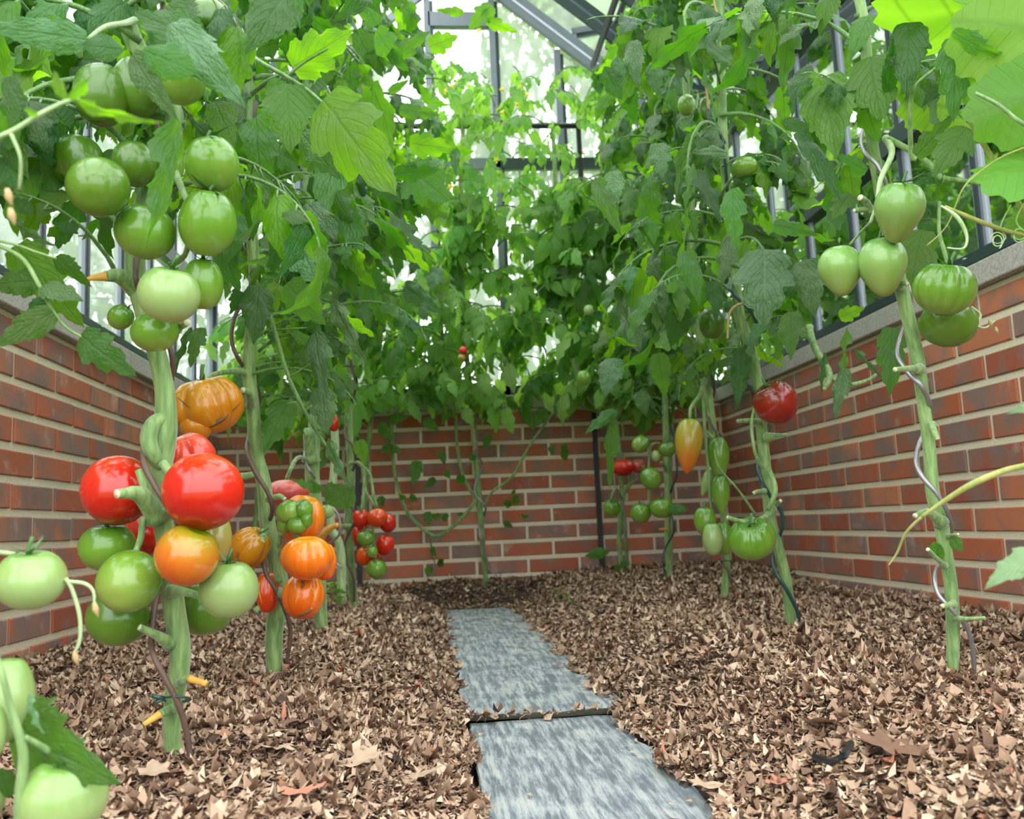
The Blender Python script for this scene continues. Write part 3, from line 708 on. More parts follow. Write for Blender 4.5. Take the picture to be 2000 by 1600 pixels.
class Plant:
    def __init__(s, name, label, path, group=None, mat_='stem', cat='tomato plant', n=6, ridge=.06):
        """path: (px, py, depth, width_px) from the soil up"""
        s.path = spline(path, n); b = P(*path[0][:3]); s.base = b
        s.root = thing(name, label, cat, b, group); s.inv = Matrix.Translation(-b)
        s.pts = [P(q[0], q[1], q[2]) for q in s.path]; s.rad = [float(q[3]*q[2]/FPX/2) for q in s.path]
        m = MB(); m.tube([p-b for p in [s.pts[0]-Vector((0, 0, .03))]+s.pts], [s.rad[0]*1.05]+s.rad, 14, ridge=ridge)
        s.stem = m.build('stem', M[mat_], s.root)
    def local(s, pts): return [Vector(p)-s.base for p in pts]
    def at_z(s, z):
        for i in range(len(s.pts)-1):
            if s.pts[i].z <= z <= s.pts[i+1].z:
                t = (z-s.pts[i].z)/max(1e-6, s.pts[i+1].z-s.pts[i].z); return s.pts[i].lerp(s.pts[i+1], t), s.rad[i]
        return s.pts[-1], s.rad[-1]
    def shoot(s, name, path, mat_='stem', cut=None, n=5, rings=10):
        q = spline(path, n); m = MB(); pts = s.local([P(a[0], a[1], a[2]) for a in q]); rad = [a[3]*a[2]/FPX/2 for a in q]
        if name == 'cut_stub' and (pts[-1]-pts[0]).length > 1e-4:
            rad[0] *= 1.35
        k = rings
        if cut:
            m.tube(pts, rad, k, 0, True, 1)
            return m.build(name, [M[mat_], M[cut]], s.root)
        m.tube(pts, rad, k); return m.build(name, M[mat_], s.root)
    def leaf(s, origin, az, L, kind, up=0.0, twist=0.0, test=None, mats=('leaf',)):
        """compound leaf of separate leaflets"""
        me, pl = kind
        R = Matrix.Rotation(az, 4, 'Z') @ Matrix.Rotation(-up, 4, 'Y') @ Matrix.Rotation(twist, 4, 'X')
        mt = Matrix.Translation(origin) @ R @ Matrix.Scale(L, 4)
        keep = []
        for k, lm in pl:
            c = (mt @ lm) @ Vector((0, .5, 0)); t = (mt @ lm) @ Vector((0, .95, -.1))
            if test is None or (test(c) and test(t)): keep.append((k, lm))
        tipok = test is None or test(mt @ Vector((.6, 0, .1)))
        if len(keep) < max(1, len(pl)*.45) or not tipok: return 0
        o = link('leaf', me, s.root, s.inv @ mt)
        for k, lm in keep: link('leaflet', LM[RND.choice(mats)][k % 13], o, lm)
        return len(keep)
    def far_leaf(s, origin, az, L, me, up, test):
        R = Matrix.Rotation(az, 4, 'Z') @ Matrix.Rotation(-up, 4, 'Y') @ Matrix.Rotation(RND.uniform(-.3, .3), 4, 'X')
        mt = Matrix.Translation(origin) @ R @ Matrix.Scale(L, 4)
        if test and not (test(mt @ Vector((.55, 0, 0))) and test(mt @ Vector((.9, 0, -.25)))): return 0
        link('leaf', me, s.root, s.inv @ mt); return 1
    def hero(s, b, t, wr, roll=0, kind='entire', mk='leaf', curl=.5, droop=.5, fold=.2, seed=0):
        B = P(*b); T = P(*t); mt = align(B, T, roll, 1.0)
        W = {'lobed': .30, 'entire': .30, 'oval': .38, 'narrow': .22}[kind]*1.24*1.45
        kx = wr/W*.8; X = Matrix.Diagonal((kx, 1, 1, 1)); cx = 1/(math.sin(droop)/droop if droop > .05 else 1)
        # swing the bent blade so that its tip lands on the target
        tipz = -(1-math.cos(droop))/droop; tipy = math.sin(droop)/droop; a = math.atan2(tipz, tipy); sc = 1/math.hypot(tipy, tipz)
        link('leaf', hero_mesh(kind, mk, curl, droop, fold, seed), s.root, s.inv @ mt @ Matrix.Rotation(-a, 4, 'X') @ Matrix.Scale(sc, 4) @ X)

# ------------------------------------------------------------------ the plants (stems first, from the soil up)
PL = {}
PL['L1'] = Plant('tomato_plant', 'nearest tomato plant on the left, thick green stem with the big red tomatoes', [
    (350, 1512, 1.035, 34), (336, 1440, 1.035, 34), (340, 1370, 1.035, 38), (352, 1280, 1.03, 40), (340, 1190, 1.03, 42), (330, 1110, 1.03, 40),
    (322, 1040, 1.03, 38), (306, 960, 1.03, 42), (312, 900, 1.03, 50), (322, 840, 1.03, 46), (322, 770, 1.03, 38), (310, 705, 1.03, 36), (292, 640, 1.03, 38),
    (272, 570, 1.03, 38), (264, 500, 1.03, 38), (280, 400, 1.04, 36), (322, 300, 1.05, 36), (340, 220, 1.05, 34), (290, 130, 1.05, 34), (250, 50, 1.05, 34), (228, -60, 1.06, 32), (225, -300, 1.08, 28)])
PL['L2'] = Plant('tomato_plant', 'second tomato plant on the left, carrying the ribbed orange tomatoes', [
    (536, 1300, 1.66, 32), (536, 1235, 1.66, 34), (546, 1150, 1.66, 36), (536, 1085, 1.66, 30), (522, 1020, 1.66, 30), (516, 950, 1.66, 28), (500, 880, 1.66, 26),
    (494, 800, 1.66, 26), (486, 720, 1.66, 26), (492, 640, 1.66, 24), (498, 540, 1.66, 24), (488, 420, 1.66, 22), (480, 250, 1.66, 22), (490, 80, 1.68, 20), (480, -200, 1.7, 18)])
PL['L3'] = Plant('tomato_plant', 'third tomato plant on the left, with a thick stem topped by a cut side shoot', [
    (628, 1222, 2.30, 24), (622, 1150, 2.30, 30), (618, 1080, 2.30, 34), (616, 1000, 2.30, 30), (610, 930, 2.30, 28), (612, 860, 2.30, 26), (620, 780, 2.30, 22), (622, 660, 2.30, 20), (610, 480, 2.32, 20), (600, 300, 2.34, 20), (600, 50, 2.36, 18), (596, -150, 2.4, 18)])
PL['L3b'] = Plant('tomato_plant', 'slim pale stemmed tomato plant between the third and fourth plants on the left', [
    (667, 1160, 2.75, 17), (667, 1100, 2.75, 17), (662, 1060, 2.75, 16), (647, 1030, 2.75, 16), (648, 970, 2.75, 15), (655, 880, 2.75, 15), (652, 780, 2.75, 15), (660, 600, 2.75, 14), (662, 300, 2.8, 14)], mat_='stem_pale')
PL['L4'] = Plant('tomato_plant', 'fourth tomato plant on the left, with the cluster of small red and green tomatoes', [
    (692, 1180, 3.0, 17), (684, 1100, 3.0, 18), (682, 1010, 3.0, 17), (686, 920, 3.0, 16), (682, 850, 3.0, 15), (680, 740, 3.0, 15), (690, 600, 3.0, 14), (700, 400, 3.0, 14), (705, 100, 3.05, 13)])
PL['R1'] = Plant('tomato_plant', 'rightmost tomato plant, hairy stem wound round a grey spiral stake', [
    (1860, 1325, 1.31, 20), (1862, 1240, 1.31, 25), (1858, 1150, 1.31, 25), (1846, 1070, 1.31, 25), (1838, 1020, 1.31, 28), (1822, 960, 1.31, 26), (1816, 880, 1.31, 24), (1806, 800, 1.31, 24),
    (1792, 700, 1.31, 26), (1772, 610, 1.31, 26), (1758, 550, 1.32, 26), (1738, 460, 1.34, 26), (1720, 370, 1.34, 24), (1704, 280, 1.34, 22), (1694, 180, 1.34, 22), (1690, 60, 1.34, 20), (1670, -60, 1.35, 20), (1660, -250, 1.36, 18)])
PL['R2'] = Plant('tomato_plant', 'second tomato plant on the right, beside a green spiral stake', [
    (1546, 1222, 1.98, 21), (1535, 1130, 1.98, 21), (1520, 1070, 1.98, 21), (1505, 1010, 1.98, 22), (1497, 930, 1.98, 22), (1488, 840, 1.98, 22), (1482, 760, 1.98, 20), (1466, 680, 1.98, 22), (1444, 615, 1.98, 22), (1436, 520, 1.98, 18), (1422, 400, 1.98, 18), (1412, 250, 1.98, 18), (1408, 80, 2.0, 18), (1405, -120, 2.0, 16)])
PL['R3'] = Plant('tomato_plant', 'third tomato plant on the right, with the long pointed tomatoes', [
    (1416, 1158, 2.70, 16), (1420, 1100, 2.70, 16), (1414, 1000, 2.70, 15), (1400, 900, 2.70, 15), (1388, 800, 2.70, 16), (1376, 710, 2.70, 16), (1364, 640, 2.70, 16), (1352, 540, 2.70, 16), (1350, 380, 2.70, 15), (1340, 150, 2.72, 14), (1338, -60, 2.75, 14)])
PL['R4'] = Plant('tomato_plant', 'fourth tomato plant on the right, with small green tomatoes near the brick corner', [
    (1308, 1120, 3.42, 12), (1304, 1050, 3.42, 12), (1305, 980, 3.42, 12), (1302, 900, 3.42, 12), (1300, 820, 3.42, 12), (1296, 700, 3.42, 11), (1280, 520, 3.42, 11), (1270, 250, 3.45, 10)])
PL['R5'] = Plant('tomato_plant', 'small tomato plant at the far right, twisted stem with one red flattened tomato', [
    (1214, 1112, 3.66, 8), (1210, 1060, 3.66, 10), (1213, 1000, 3.66, 9), (1220, 962, 3.66, 9), (1232, 935, 3.66, 8), (1212, 890, 3.66, 9), (1204, 830, 3.66, 9), (1190, 760, 3.66, 10), (1180, 640, 3.68, 10), (1180, 350, 3.7, 9)])
PL['B1'] = Plant('cherry_tomato_plant', 'cherry tomato plant trained up a string against the middle of the far wall', [
    (949, 1128, 3.84, 9), (942, 1050, 3.84, 11), (936, 970, 3.84, 11), (930, 900, 3.84, 11), (926, 830, 3.84, 10), (918, 760, 3.84, 10), (905, 600, 3.84, 10), (900, 400, 3.86, 9), (905, 220, 3.88, 8)])
PL['B2'] = Plant('cherry_tomato_plant', 'cherry tomato plant behind the black post left of the wall centre', [
    (705, 1150, 3.86, 8), (712, 1000, 3.86, 9), (722, 850, 3.86, 9), (740, 700, 3.86, 9), (760, 450, 3.86, 8), (780, 250, 3.88, 7)])
PL['B3'] = Plant('cherry_tomato_plant', 'cherry tomato plant leaning over the far coping beside the right black post', [
    (1226, 1108, 3.86, 7), (1216, 980, 3.84, 8), (1205, 870, 3.82, 10), (1172, 800, 3.80, 11), (1135, 745, 3.80, 12), (1105, 640, 3.80, 11), (1090, 450, 3.82, 9), (1080, 250, 3.86, 8)])
PL['B4'] = Plant('cherry_tomato_plant', 'cherry tomato plant in the far left corner behind the orange tomatoes', [
    (490, 1165, 3.6, 8), (500, 1000, 3.6, 9), (520, 800, 3.6, 9), (545, 600, 3.6, 9), (560, 300, 3.64, 8)])
PL['B5'] = Plant('cherry_tomato_plant', 'cherry tomato plant against the far wall close to the right corner', [
    (1312, 1112, 3.8, 6), (1310, 900, 3.8, 7), (1318, 700, 3.8, 8), (1310, 450, 3.84, 8), (1300, 250, 3.86, 7)])
PL['N1'] = Plant('tomato_plant', 'tomato plant cut off at the lower left edge, with a thin blurred stem', [
    (40, 1650, .60, 22), (38, 1560, .60, 20), (45, 1470, .60, 18), (20, 1380, .60, 14), (-5, 1290, .60, 13), (-60, 1150, .62, 13), (-110, 900, .64, 12), (-120, 560, .66, 12), (-100, 330, .64, 12)], ridge=.02)
PL['L0'] = Plant('tomato_plant', 'tomato plant rising outside the left edge, its dark leaves fill the upper left corner', [
    (-330, 1500, 1.30, 18), (-290, 1100, 1.30, 20), (-200, 760, 1.30, 20), (-90, 500, 1.30, 18), (0, 300, 1.32, 18), (60, 130, 1.34, 17), (90, -60, 1.36, 16), (100, -260, 1.38, 14)])
PL['CU'] = Plant('cucumber_vine', 'cucumber vine at the right edge with large bright lobed leaves and curly tendrils', [
    (2150, 1250, 1.05, 10), (2120, 900, 1.05, 10), (2070, 560, 1.05, 10), (2000, 415, 1.05, 9), (1960, 345, 1.05, 9), (1920, 280, 1.05, 10), (1888, 226, 1.05, 8)], cat='cucumber vine', mat_='vine')

# ---- side shoots, stubs, stalks
def st(pl, path, mt='stem', cut=None, name='side_shoot', rings=8): PL[pl].shoot(name, path, mt, cut, 5, rings)
st('L1', [(305, 1010, 1.01, 40), (275, 967, .985, 34), (245, 964, .965, 22), (228, 965, .955, 19)], cut='cut', name='cut_stub')
st('L1', [(310, 1000, 1.02, 36), (285, 950, 1.0, 22), (272, 918, 1.0, 18)], cut='cut', name='cut_stub')
st('L1', [(322, 815, 1.025, 26), (300, 828, 1.015, 30), (290, 855, 1.01, 32), (298, 885, 1.01, 30), (314, 910, 1.02, 24)], name='side_shoot')
st('L1', [(335, 1155, 1.02, 24), (365, 1157, .99, 16), (400, 1167, .985, 13)], cut='cut', name='cut_stub')
st('L1', [(330, 1255, 1.02, 26), (305, 1240, 1.0, 18), (272, 1225, .985, 13)], cut='cut', name='cut_stub')
st('L1', [(350, 1335, 1.02, 20), (372, 1325, 1.0, 15)], name='side_shoot')
st('L1', [(370, 1326, 1.0, 15), (403, 1336, .99, 12)], 'dry_tip', name='yellowed_stub')
st('L1', [(335, 1385, 1.02, 20), (312, 1395, 1.0, 17)], name='side_shoot')
st('L1', [(314, 1394, 1.0, 16), (280, 1416, .99, 10)], 'dry_tip', name='yellowed_stub')
st('L1', [(345, 640, 1.0, 20), (366, 630, .97, 14)], cut='cut', name='cut_stub')
st('L1', [(268, 560, 1.03, 50), (235, 540, 1.01, 32), (205, 540, .99, 20)], name='side_shoot')
st('L1', [(208, 540, .99, 20), (188, 542, .985, 14), (170, 545, .98, 7)], 'dry_tip', name='yellowed_stub')
st('L1', [(262, 40, 1.04, 16), (240, 46, .92, 11), (205, 52, .85, 9), (172, 76, .80, 7)], name='leaf_stalk')
st('L1', [(330, 300, 1.04, 16), (360, 380, 1.0, 12), (385, 420, .97, 11)], name='fruit_stalk')
st('L1', [(330, 520, 1.03, 14), (360, 500, 1.0, 11), (368, 470, .97, 10)], name='fruit_stalk')
st('L1', [(318, 905, 1.0, 18), (335, 925, .99, 16), (355, 940, .975, 13)], name='fruit_stalk')
st('L1', [(280, 1010, 1.0, 13), (275, 1050, 1.0, 13), (265, 1078, .99, 12)], name='fruit_stalk')
st('L2', [(486, 728, 1.66, 14), (455, 725, 1.62, 12), (415, 732, 1.56, 9), (402, 744, 1.52, 8)], name='fruit_stalk')
st('L2', [(490, 790, 1.64, 16), (486, 768, 1.6, 15), (474, 762, 1.58, 12)], cut='cut', name='cut_stub')
st('L2', [(515, 1040, 1.6, 16), (511, 1060, 1.58, 14)], cut='cut', name='cut_stub')
st('L2', [(545, 1160, 1.62, 20), (562, 1160, 1.58, 14), (569, 1160, 1.57, 9)], cut='cut', name='cut_stub')
st('L2', [(530, 1180, 1.64, 20), (515, 1182, 1.62, 16), (498, 1195, 1.61, 12)], cut=None)
st('L2', [(500, 925, 1.64, 12), (480, 930, 1.62, 14), (470, 930, 1.6, 13)])
st('L2', [(525, 975, 1.62, 13), (545, 970, 1.6, 12), (556, 975, 1.59, 9)], cut='cut', name='cut_stub')
st('L2', [(544, 1135, 1.62, 18), (542, 1080, 1.6, 13), (550, 1035, 1.58, 11)], name='fruit_stalk')
st('L2', [(548, 1042, 1.58, 9), (570, 1045, 1.55, 7), (592, 1055, 1.5, 6)], name='fruit_stalk')
st('L3', [(608, 900, 2.28, 28), (604, 850, 2.26, 24), (601, 846, 2.26, 22)], cut='cut', name='cut_stub')
st('L3', [(618, 1060, 2.28, 20), (640, 1035, 2.24, 14), (660, 1025, 2.22, 9)], 'dry_tip', name='yellowed_stub')
st('L3', [(604, 900, 2.28, 10), (580, 895, 2.2, 8), (560, 935, 2.1, 7), (555, 950, 2.05, 5)], name='fruit_stalk')
st('L4', [(684, 905, 2.98, 8), (703, 905, 2.94, 7), (712, 930, 2.92, 6), (706, 1000, 2.9, 5)], name='fruit_stalk')
st('L4', [(700, 906, 2.96, 7), (722, 925, 2.92, 6), (730, 970, 2.9, 6), (740, 1000, 2.9, 5)], name='fruit_stalk')
st('L4', [(708, 915, 2.96, 6), (715, 960, 2.92, 5), (738, 995, 2.9, 5)], name='fruit_stalk')
st('L4', [(725, 1010, 2.9, 5), (730, 1050, 2.88, 5), (732, 1095, 2.88, 4)], name='fruit_stalk')
st('L4', [(684, 1030, 2.98, 14), (668, 1028, 2.95, 9), (660, 1024, 2.95, 8)], name='side_shoot')
st('R1', [(1795, 722, 1.29, 20), (1775, 720, 1.26, 12), (1748, 722, 1.24, 10)], cut='cut', name='cut_stub')
st('R1', [(1838, 1020, 1.30, 24), (1812, 1000, 1.27, 14), (1787, 1008, 1.25, 11)], cut='cut', name='cut_stub')
st('R1', [(1862, 1208, 1.29, 14), (1890, 1209, 1.26, 8), (1924, 1207, 1.24, 7)], cut=None)
st('R1', [(1862, 1180, 1.29, 14), (1840, 1184, 1.27, 9)], cut='cut', name='cut_stub')
st('R1', [(1845, 1105, 1.3, 12), (1830, 1092, 1.28, 9), (1812, 1073, 1.26, 8)], cut='cut', name='cut_stub')
st('R1', [(1820, 830, 1.3, 14), (1826, 845, 1.28, 12), (1831, 858, 1.27, 10)], cut='cut', name='cut_stub')
st('R1', [(1852, 1048, 1.3, 10), (1862, 1045, 1.28, 6), (1872, 1044, 1.27, 6)], cut='cut', name='cut_stub')
st('R1', [(1730, 270, 1.34, 16), (1742, 300, 1.3, 12), (1720, 350, 1.27, 10), (1712, 400, 1.26, 8), (1700, 435, 1.27, 7)], 'stem_pale', name='fruit_stalk')
st('R1', [(1735, 272, 1.33, 14), (1780, 295, 1.3, 11), (1815, 320, 1.27, 10), (1840, 350, 1.25, 9)], 'stem', name='side_shoot')
st('R1', [(1842, 350, 1.25, 14), (1885, 354, 1.24, 9), (1956, 366, 1.22, 10)], 'stem', cut='cut', name='cut_stub')
st('R1', [(1835, 395, 1.25, 6), (1834, 450, 1.23, 7), (1844, 490, 1.21, 8), (1852, 518, 1.2, 7)], name='fruit_stalk')
st('R1', [(1700, 435, 1.27, 6), (1680, 455, 1.3, 5), (1660, 478, 1.32, 5)], name='fruit_stalk')
st('R1', [(1728, 412, 1.34, 22), (1700, 408, 1.32, 14), (1668, 412, 1.31, 9)], cut='cut', name='cut_stub')
st('R1', [(1700, 412, 1.32, 16), (1692, 395, 1.31, 14), (1680, 386, 1.3, 13)], cut='cut', name='cut_stub')
st('R1', [(1756, 560, 1.3, 18), (1762, 553, 1.29, 11), (1773, 555, 1.28, 9)], cut='cut', name='cut_stub')
st('R1', [(1897, 600, 1.26, 5), (1915, 615, 1.25, 5), (1908, 635, 1.24, 4), (1925, 640, 1.24, 4), (1944, 626, 1.24, 3)], 'stem_pale', name='fruit_stalk')
st('R2', [(1498, 855, 1.96, 22), (1520, 850, 1.93, 8), (1538, 850, 1.92, 7)], name='side_shoot')
st('R2', [(1486, 825, 1.96, 16), (1462, 822, 1.93, 10), (1440, 823, 1.92, 8)], name='side_shoot')
st('R2', [(1476, 790, 1.92, 6), (1468, 830, 1.91, 7), (1475, 885, 1.91, 7), (1490, 915, 1.93, 7)], name='fruit_stalk')
st('R2', [(1500, 915, 1.94, 12), (1514, 950, 1.92, 10), (1510, 975, 1.91, 10), (1500, 995, 1.92, 10)], name='side_shoot')
st('R2', [(1508, 995, 1.94, 16), (1495, 1010, 1.91, 11), (1460, 1020, 1.88, 9), (1420, 1011, 1.87, 9)], cut='cut', name='cut_stub')
st('R2', [(1493, 960, 1.94, 10), (1480, 960, 1.92, 8), (1472, 963, 1.91, 7)], cut='cut', name='cut_stub')
st('R2', [(1515, 985, 1.94, 10), (1525, 978, 1.92, 7)], cut='cut', name='cut_stub')
st('R2', [(1474, 1003, 1.88, 5), (1440, 955, 1.86, 4), (1405, 915, 1.85, 4), (1395, 880, 1.85, 3)], 'stem_dark', name='fruit_stalk')
st('R2', [(1470, 1012, 1.88, 8), (1466, 1020, 1.87, 9), (1465, 1026, 1.87, 9)], name='fruit_stalk')
st('R2', [(1580, 640, 1.95, 14), (1592, 680, 1.9, 13), (1620, 730, 1.85, 13), (1610, 760, 1.82, 9)], 'stem', cut='cut', name='cut_stub')
st('R2', [(1620, 735, 1.85, 10), (1650, 752, 1.84, 9), (1690, 745, 1.84, 8), (1712, 732, 1.84, 7)], 'stem', name='side_shoot')
st('R3', [(1376, 740, 2.68, 14), (1368, 770, 2.62, 8), (1350, 795, 2.58, 7), (1347, 818, 2.56, 5)], name='fruit_stalk')
st('R3', [(1374, 745, 2.66, 8), (1376, 830, 2.62, 7), (1382, 900, 2.6, 6), (1388, 980, 2.58, 6), (1396, 1015, 2.58, 5)], name='fruit_stalk')
st('R3', [(1378, 840, 2.62, 5), (1395, 858, 2.6, 5), (1405, 870, 2.6, 5)], name='fruit_stalk')
st('R4', [(1302, 920, 3.4, 9), (1294, 905, 3.36, 7), (1290, 905, 3.35, 6)], name='side_shoot')
st('R4', [(1288, 866, 3.34, 5), (1272, 870, 3.32, 5), (1268, 900, 3.3, 5), (1268, 960, 3.3, 6), (1268, 985, 3.3, 5)], name='fruit_stalk')
st('R4', [(1266, 985, 3.3, 4), (1275, 978, 3.3, 4), (1285, 985, 3.3, 4)], name='fruit_stalk')
st('R4', [(1303, 1034, 3.4, 6), (1288, 1034, 3.38, 4)], 'dry_tip', name='yellowed_stub')
st('R5', [(1222, 960, 3.64, 8), (1232, 945, 3.62, 6), (1244, 935, 3.6, 5)], name='side_shoot')
st('R5', [(1216, 975, 3.64, 5), (1204, 955, 3.6, 5), (1196, 965, 3.58, 4), (1194, 975, 3.58, 4)], name='fruit_stalk')
st('B1', [(932, 975, 3.84, 7), (900, 1015, 3.83, 7), (862, 1044, 3.82, 7), (838, 1042, 3.82, 7), (795, 1000, 3.82, 7), (772, 930, 3.82, 7), (766, 860, 3.82, 7), (764, 800, 3.82, 7)], name='side_branch')
st('B1', [(932, 980, 3.84, 6), (905, 930, 3.83, 6), (893, 870, 3.82, 6), (890, 810, 3.82, 6)], name='side_branch')
st('B1', [(945, 990, 3.84, 5), (962, 960, 3.83, 5), (1000, 932, 3.82, 6), (1035, 870, 3.82, 5), (1085, 800, 3.82, 5)], name='side_branch')
st('B3', [(1200, 830, 3.74, 14), (1165, 790, 3.72, 15), (1135, 745, 3.7, 16), (1120, 700, 3.7, 14)], name='side_branch')
st('N1', [(-40, 280, .56, 10), (20, 258, .56, 9), (75, 225, .56, 9), (125, 200, .56, 8), (155, 194, .56, 7)], 'stem_pale', name='side_shoot')
st('N1', [(22, 262, .56, 7), (40, 310, .56, 6), (38, 370, .57, 6)], 'stem_pale', name='side_shoot')
st('N1', [(128, 1130, .70, 9), (140, 1150, .70, 8), (155, 1200, .7, 8), (156, 1250, .7, 7), (145, 1275, .7, 5)], 'stem_pale', name='fruit_stalk')
st('N1', [(130, 1136, .70, 7), (165, 1140, .70, 7), (182, 1155, .7, 6), (184, 1180, .7, 4)], 'stem_pale', name='fruit_stalk')
st('N1', [(50, 1440, .6, 10), (85, 1460, .61, 12), (112, 1480, .62, 11)], 'stem', name='fruit_stalk')
st('N1', [(-60, 1000, .68, 12), (-20, 1070, .70, 10), (30, 1082, .71, 8)], 'stem_pale', name='fruit_stalk')
st('N1', [(-30, 470, .9, 8), (20, 490, .9, 8), (50, 512, .9, 9), (78, 560, .9, 9), (105, 610, .9, 8), (130, 640, .9, 6), (160, 658, .9, 5)], 'stem', name='leaf_stalk')
st('N1', [(-30, 465, .9, 6), (30, 478, .9, 5), (70, 492, .9, 5), (110, 505, .9, 4)], 'stem', name='leaf_stalk')
st('CU', [(2060, 470, 1.04, 7), (1980, 455, 1.03, 8), (1920, 435, 1.02, 9), (1870, 415, 1.02, 9), (1845, 404, 1.02, 7)], 'vine', name='side_shoot')
st('CU', [(2100, 830, .85, 9), (2030, 898, .85, 12), (1960, 920, .86, 13), (1900, 945, .86, 13), (1850, 975, .87, 10), (1800, 1010, .88, 7)], 'vine', name='trailing_shoot')
st('CU', [(1800, 1010, .88, 6), (1770, 1040, .89, 5), (1752, 1080, .9, 4), (1735, 1105, .9, 2)], 'vine', name='trailing_tip')
st('CU', [(1905, 182, 1.0, 7), (1950, 205, .99, 8), (1995, 240, .98, 9), (2060, 270, .98, 8)], 'stem', name='leaf_stalk')
st('CU', [(2010, 285, 1.0, 4), (1960, 305, 1.0, 3), (1915, 335, 1.01, 3), (1880, 370, 1.01, 3), (1850, 440, 1.02, 2), (1810, 480, 1.02, 2)], 'vine', name='tendril')
tp = [(1975, 400, 1.03, 2), (1955, 440, 1.03, 2.4)]
for i in range(26):
    a = i*.55; tp.append((1949+15*math.cos(a)*(1-i*.02), 462+i*.5+12*math.sin(a), 1.03-i*.0004, 2.4))
st('CU', tp, 'stem_pale', name='tendril', rings=5)
tp = [(2010, 380, 1.03, 2), (1985, 430, 1.03, 2.4)]
for i in range(18): a = i*.6; tp.append((1992+12*math.cos(a), 455+i*.5+12*math.sin(a), 1.03, 2.4))
st('CU', tp, 'stem_pale', name='tendril', rings=5)
st('CU', [(1838, 402, 1.01, 3), (1870, 425, 1.0, 8), (1888, 460, 1.0, 6), (1882, 485, 1.0, 4), (1850, 484, 1.01, 3)], 'stem_pale', name='tendril')

def hairs(key, n, L, k):
    pl = PL[key]; r = random.Random(k); V = []; F = []; m = len(pl.pts)
    for i in range(n):
        q = r.uniform(1, m-12); j = int(q); p = pl.pts[j].lerp(pl.pts[j+1], q-j); t = (pl.pts[j+1]-pl.pts[j]).normalized(); a = r.uniform(0, TAU)
        nx = t.orthogonal().normalized(); d = nx*math.cos(a)+t.cross(nx)*math.sin(a); s = d.cross(t)*.00014; b = len(V); o_ = p+d*pl.rad[j]*.97-pl.base; l = L*r.uniform(.4, 1.1)
        V += [o_-s, o_+s, o_+d*l+t*r.uniform(-.3, .3)*l]; F.append((b, b+1, b+2))
    o = mesh_obj('stem_hairs', V, F, M['stem_pale'], pl.root, smooth=False); o['kind'] = 'stuff'
hairs('R1', 5000, .0035, 1); hairs('L1', 5000, .0018, 2)
# ---- spiral stakes: each a wavy rod of its own
def stake(label, path, mt, group='spiral plant stakes'):
    q = spline(path, 6); m = MB(); pts = [P(*a[:3]) for a in q]; m.tube(pts, [a[3]*a[2]/FPX/2 for a in q], 10)
    b = pts[0]; m.v = [v-b for v in m.v]; o = m.build('spiral_stake', M[mt]); o.location = b; tag(o, label, 'plant stake', group)
F_, B_ = -.03, .045
stake('rusty brown spiral stake winding round the nearest stem on the left', [(374, 1525, 1.015, 12), (368, 1450, 1.01, 12), (350, 1380, 1.0, 12), (325, 1330, .995, 12), (300, 1280, 1.0, 12), (296, 1240, 1.03, 12), (308, 1160, 1.08, 12), (345, 1090, 1.09, 12), (350, 1020, 1.07, 12), (325, 985, .995, 12), (300, 945, .99, 12), (280, 900, 1.0, 12), (288, 850, 1.06, 12), (320, 790, 1.085, 11), (336, 730, 1.07, 11), (332, 680, 1.06, 11), (300, 620, 1.08, 11), (265, 540, 1.0, 11), (285, 430, 1.09, 11), (330, 350, 1.1, 11), (300, 200, 1.1, 11), (320, 50, 1.0, 11), (300, -120, 1.1, 11)], 'spiral_brown')
stake('brown spiral stake round the stem with the ribbed orange tomatoes', [(560, 1296, 1.64, 7), (567, 1230, 1.63, 9), (548, 1170, 1.61, 9), (522, 1125, 1.61, 9), (512, 1085, 1.63, 9), (515, 1040, 1.70, 8), (532, 1000, 1.62, 9), (522, 960, 1.60, 9), (500, 925, 1.60, 10), (483, 885, 1.62, 9), (486, 850, 1.68, 8), (502, 800, 1.72, 8), (506, 770, 1.70, 8), (490, 735, 1.70, 8), (465, 700, 1.63, 8), (452, 660, 1.64, 8), (462, 610, 1.68, 8), (500, 550, 1.72, 8), (480, 400, 1.62, 8), (500, 200, 1.72, 8)], 'spiral_brown')
stake('thin grey spiral stake beside the third plant on the left', [(668, 1110, 2.7, 4), (640, 1085, 2.7, 4), (634, 1070, 2.7, 4), (662, 1045, 2.66, 5), (662, 1010, 2.66, 5), (645, 985, 2.66, 5), (640, 965, 2.66, 5), (612, 930, 2.25, 5), (596, 900, 2.25, 5), (598, 870, 2.28, 5), (620, 800, 2.36, 5)], 'spiral_grey')
stake('dark brown spiral stake at the stem of the small tomato cluster on the left', [(692, 1175, 2.96, 5), (690, 1130, 2.95, 5), (676, 1095, 2.95, 5), (674, 1060, 2.97, 5), (692, 1020, 2.96, 5), (692, 1000, 2.95, 5), (676, 975, 2.96, 5), (678, 940, 3.03, 5), (694, 905, 2.96, 5), (688, 870, 2.95, 5), (674, 850, 2.97, 5), (680, 800, 3.03, 5), (694, 760, 2.96, 5), (684, 700, 2.95, 5)], 'spiral_brown')
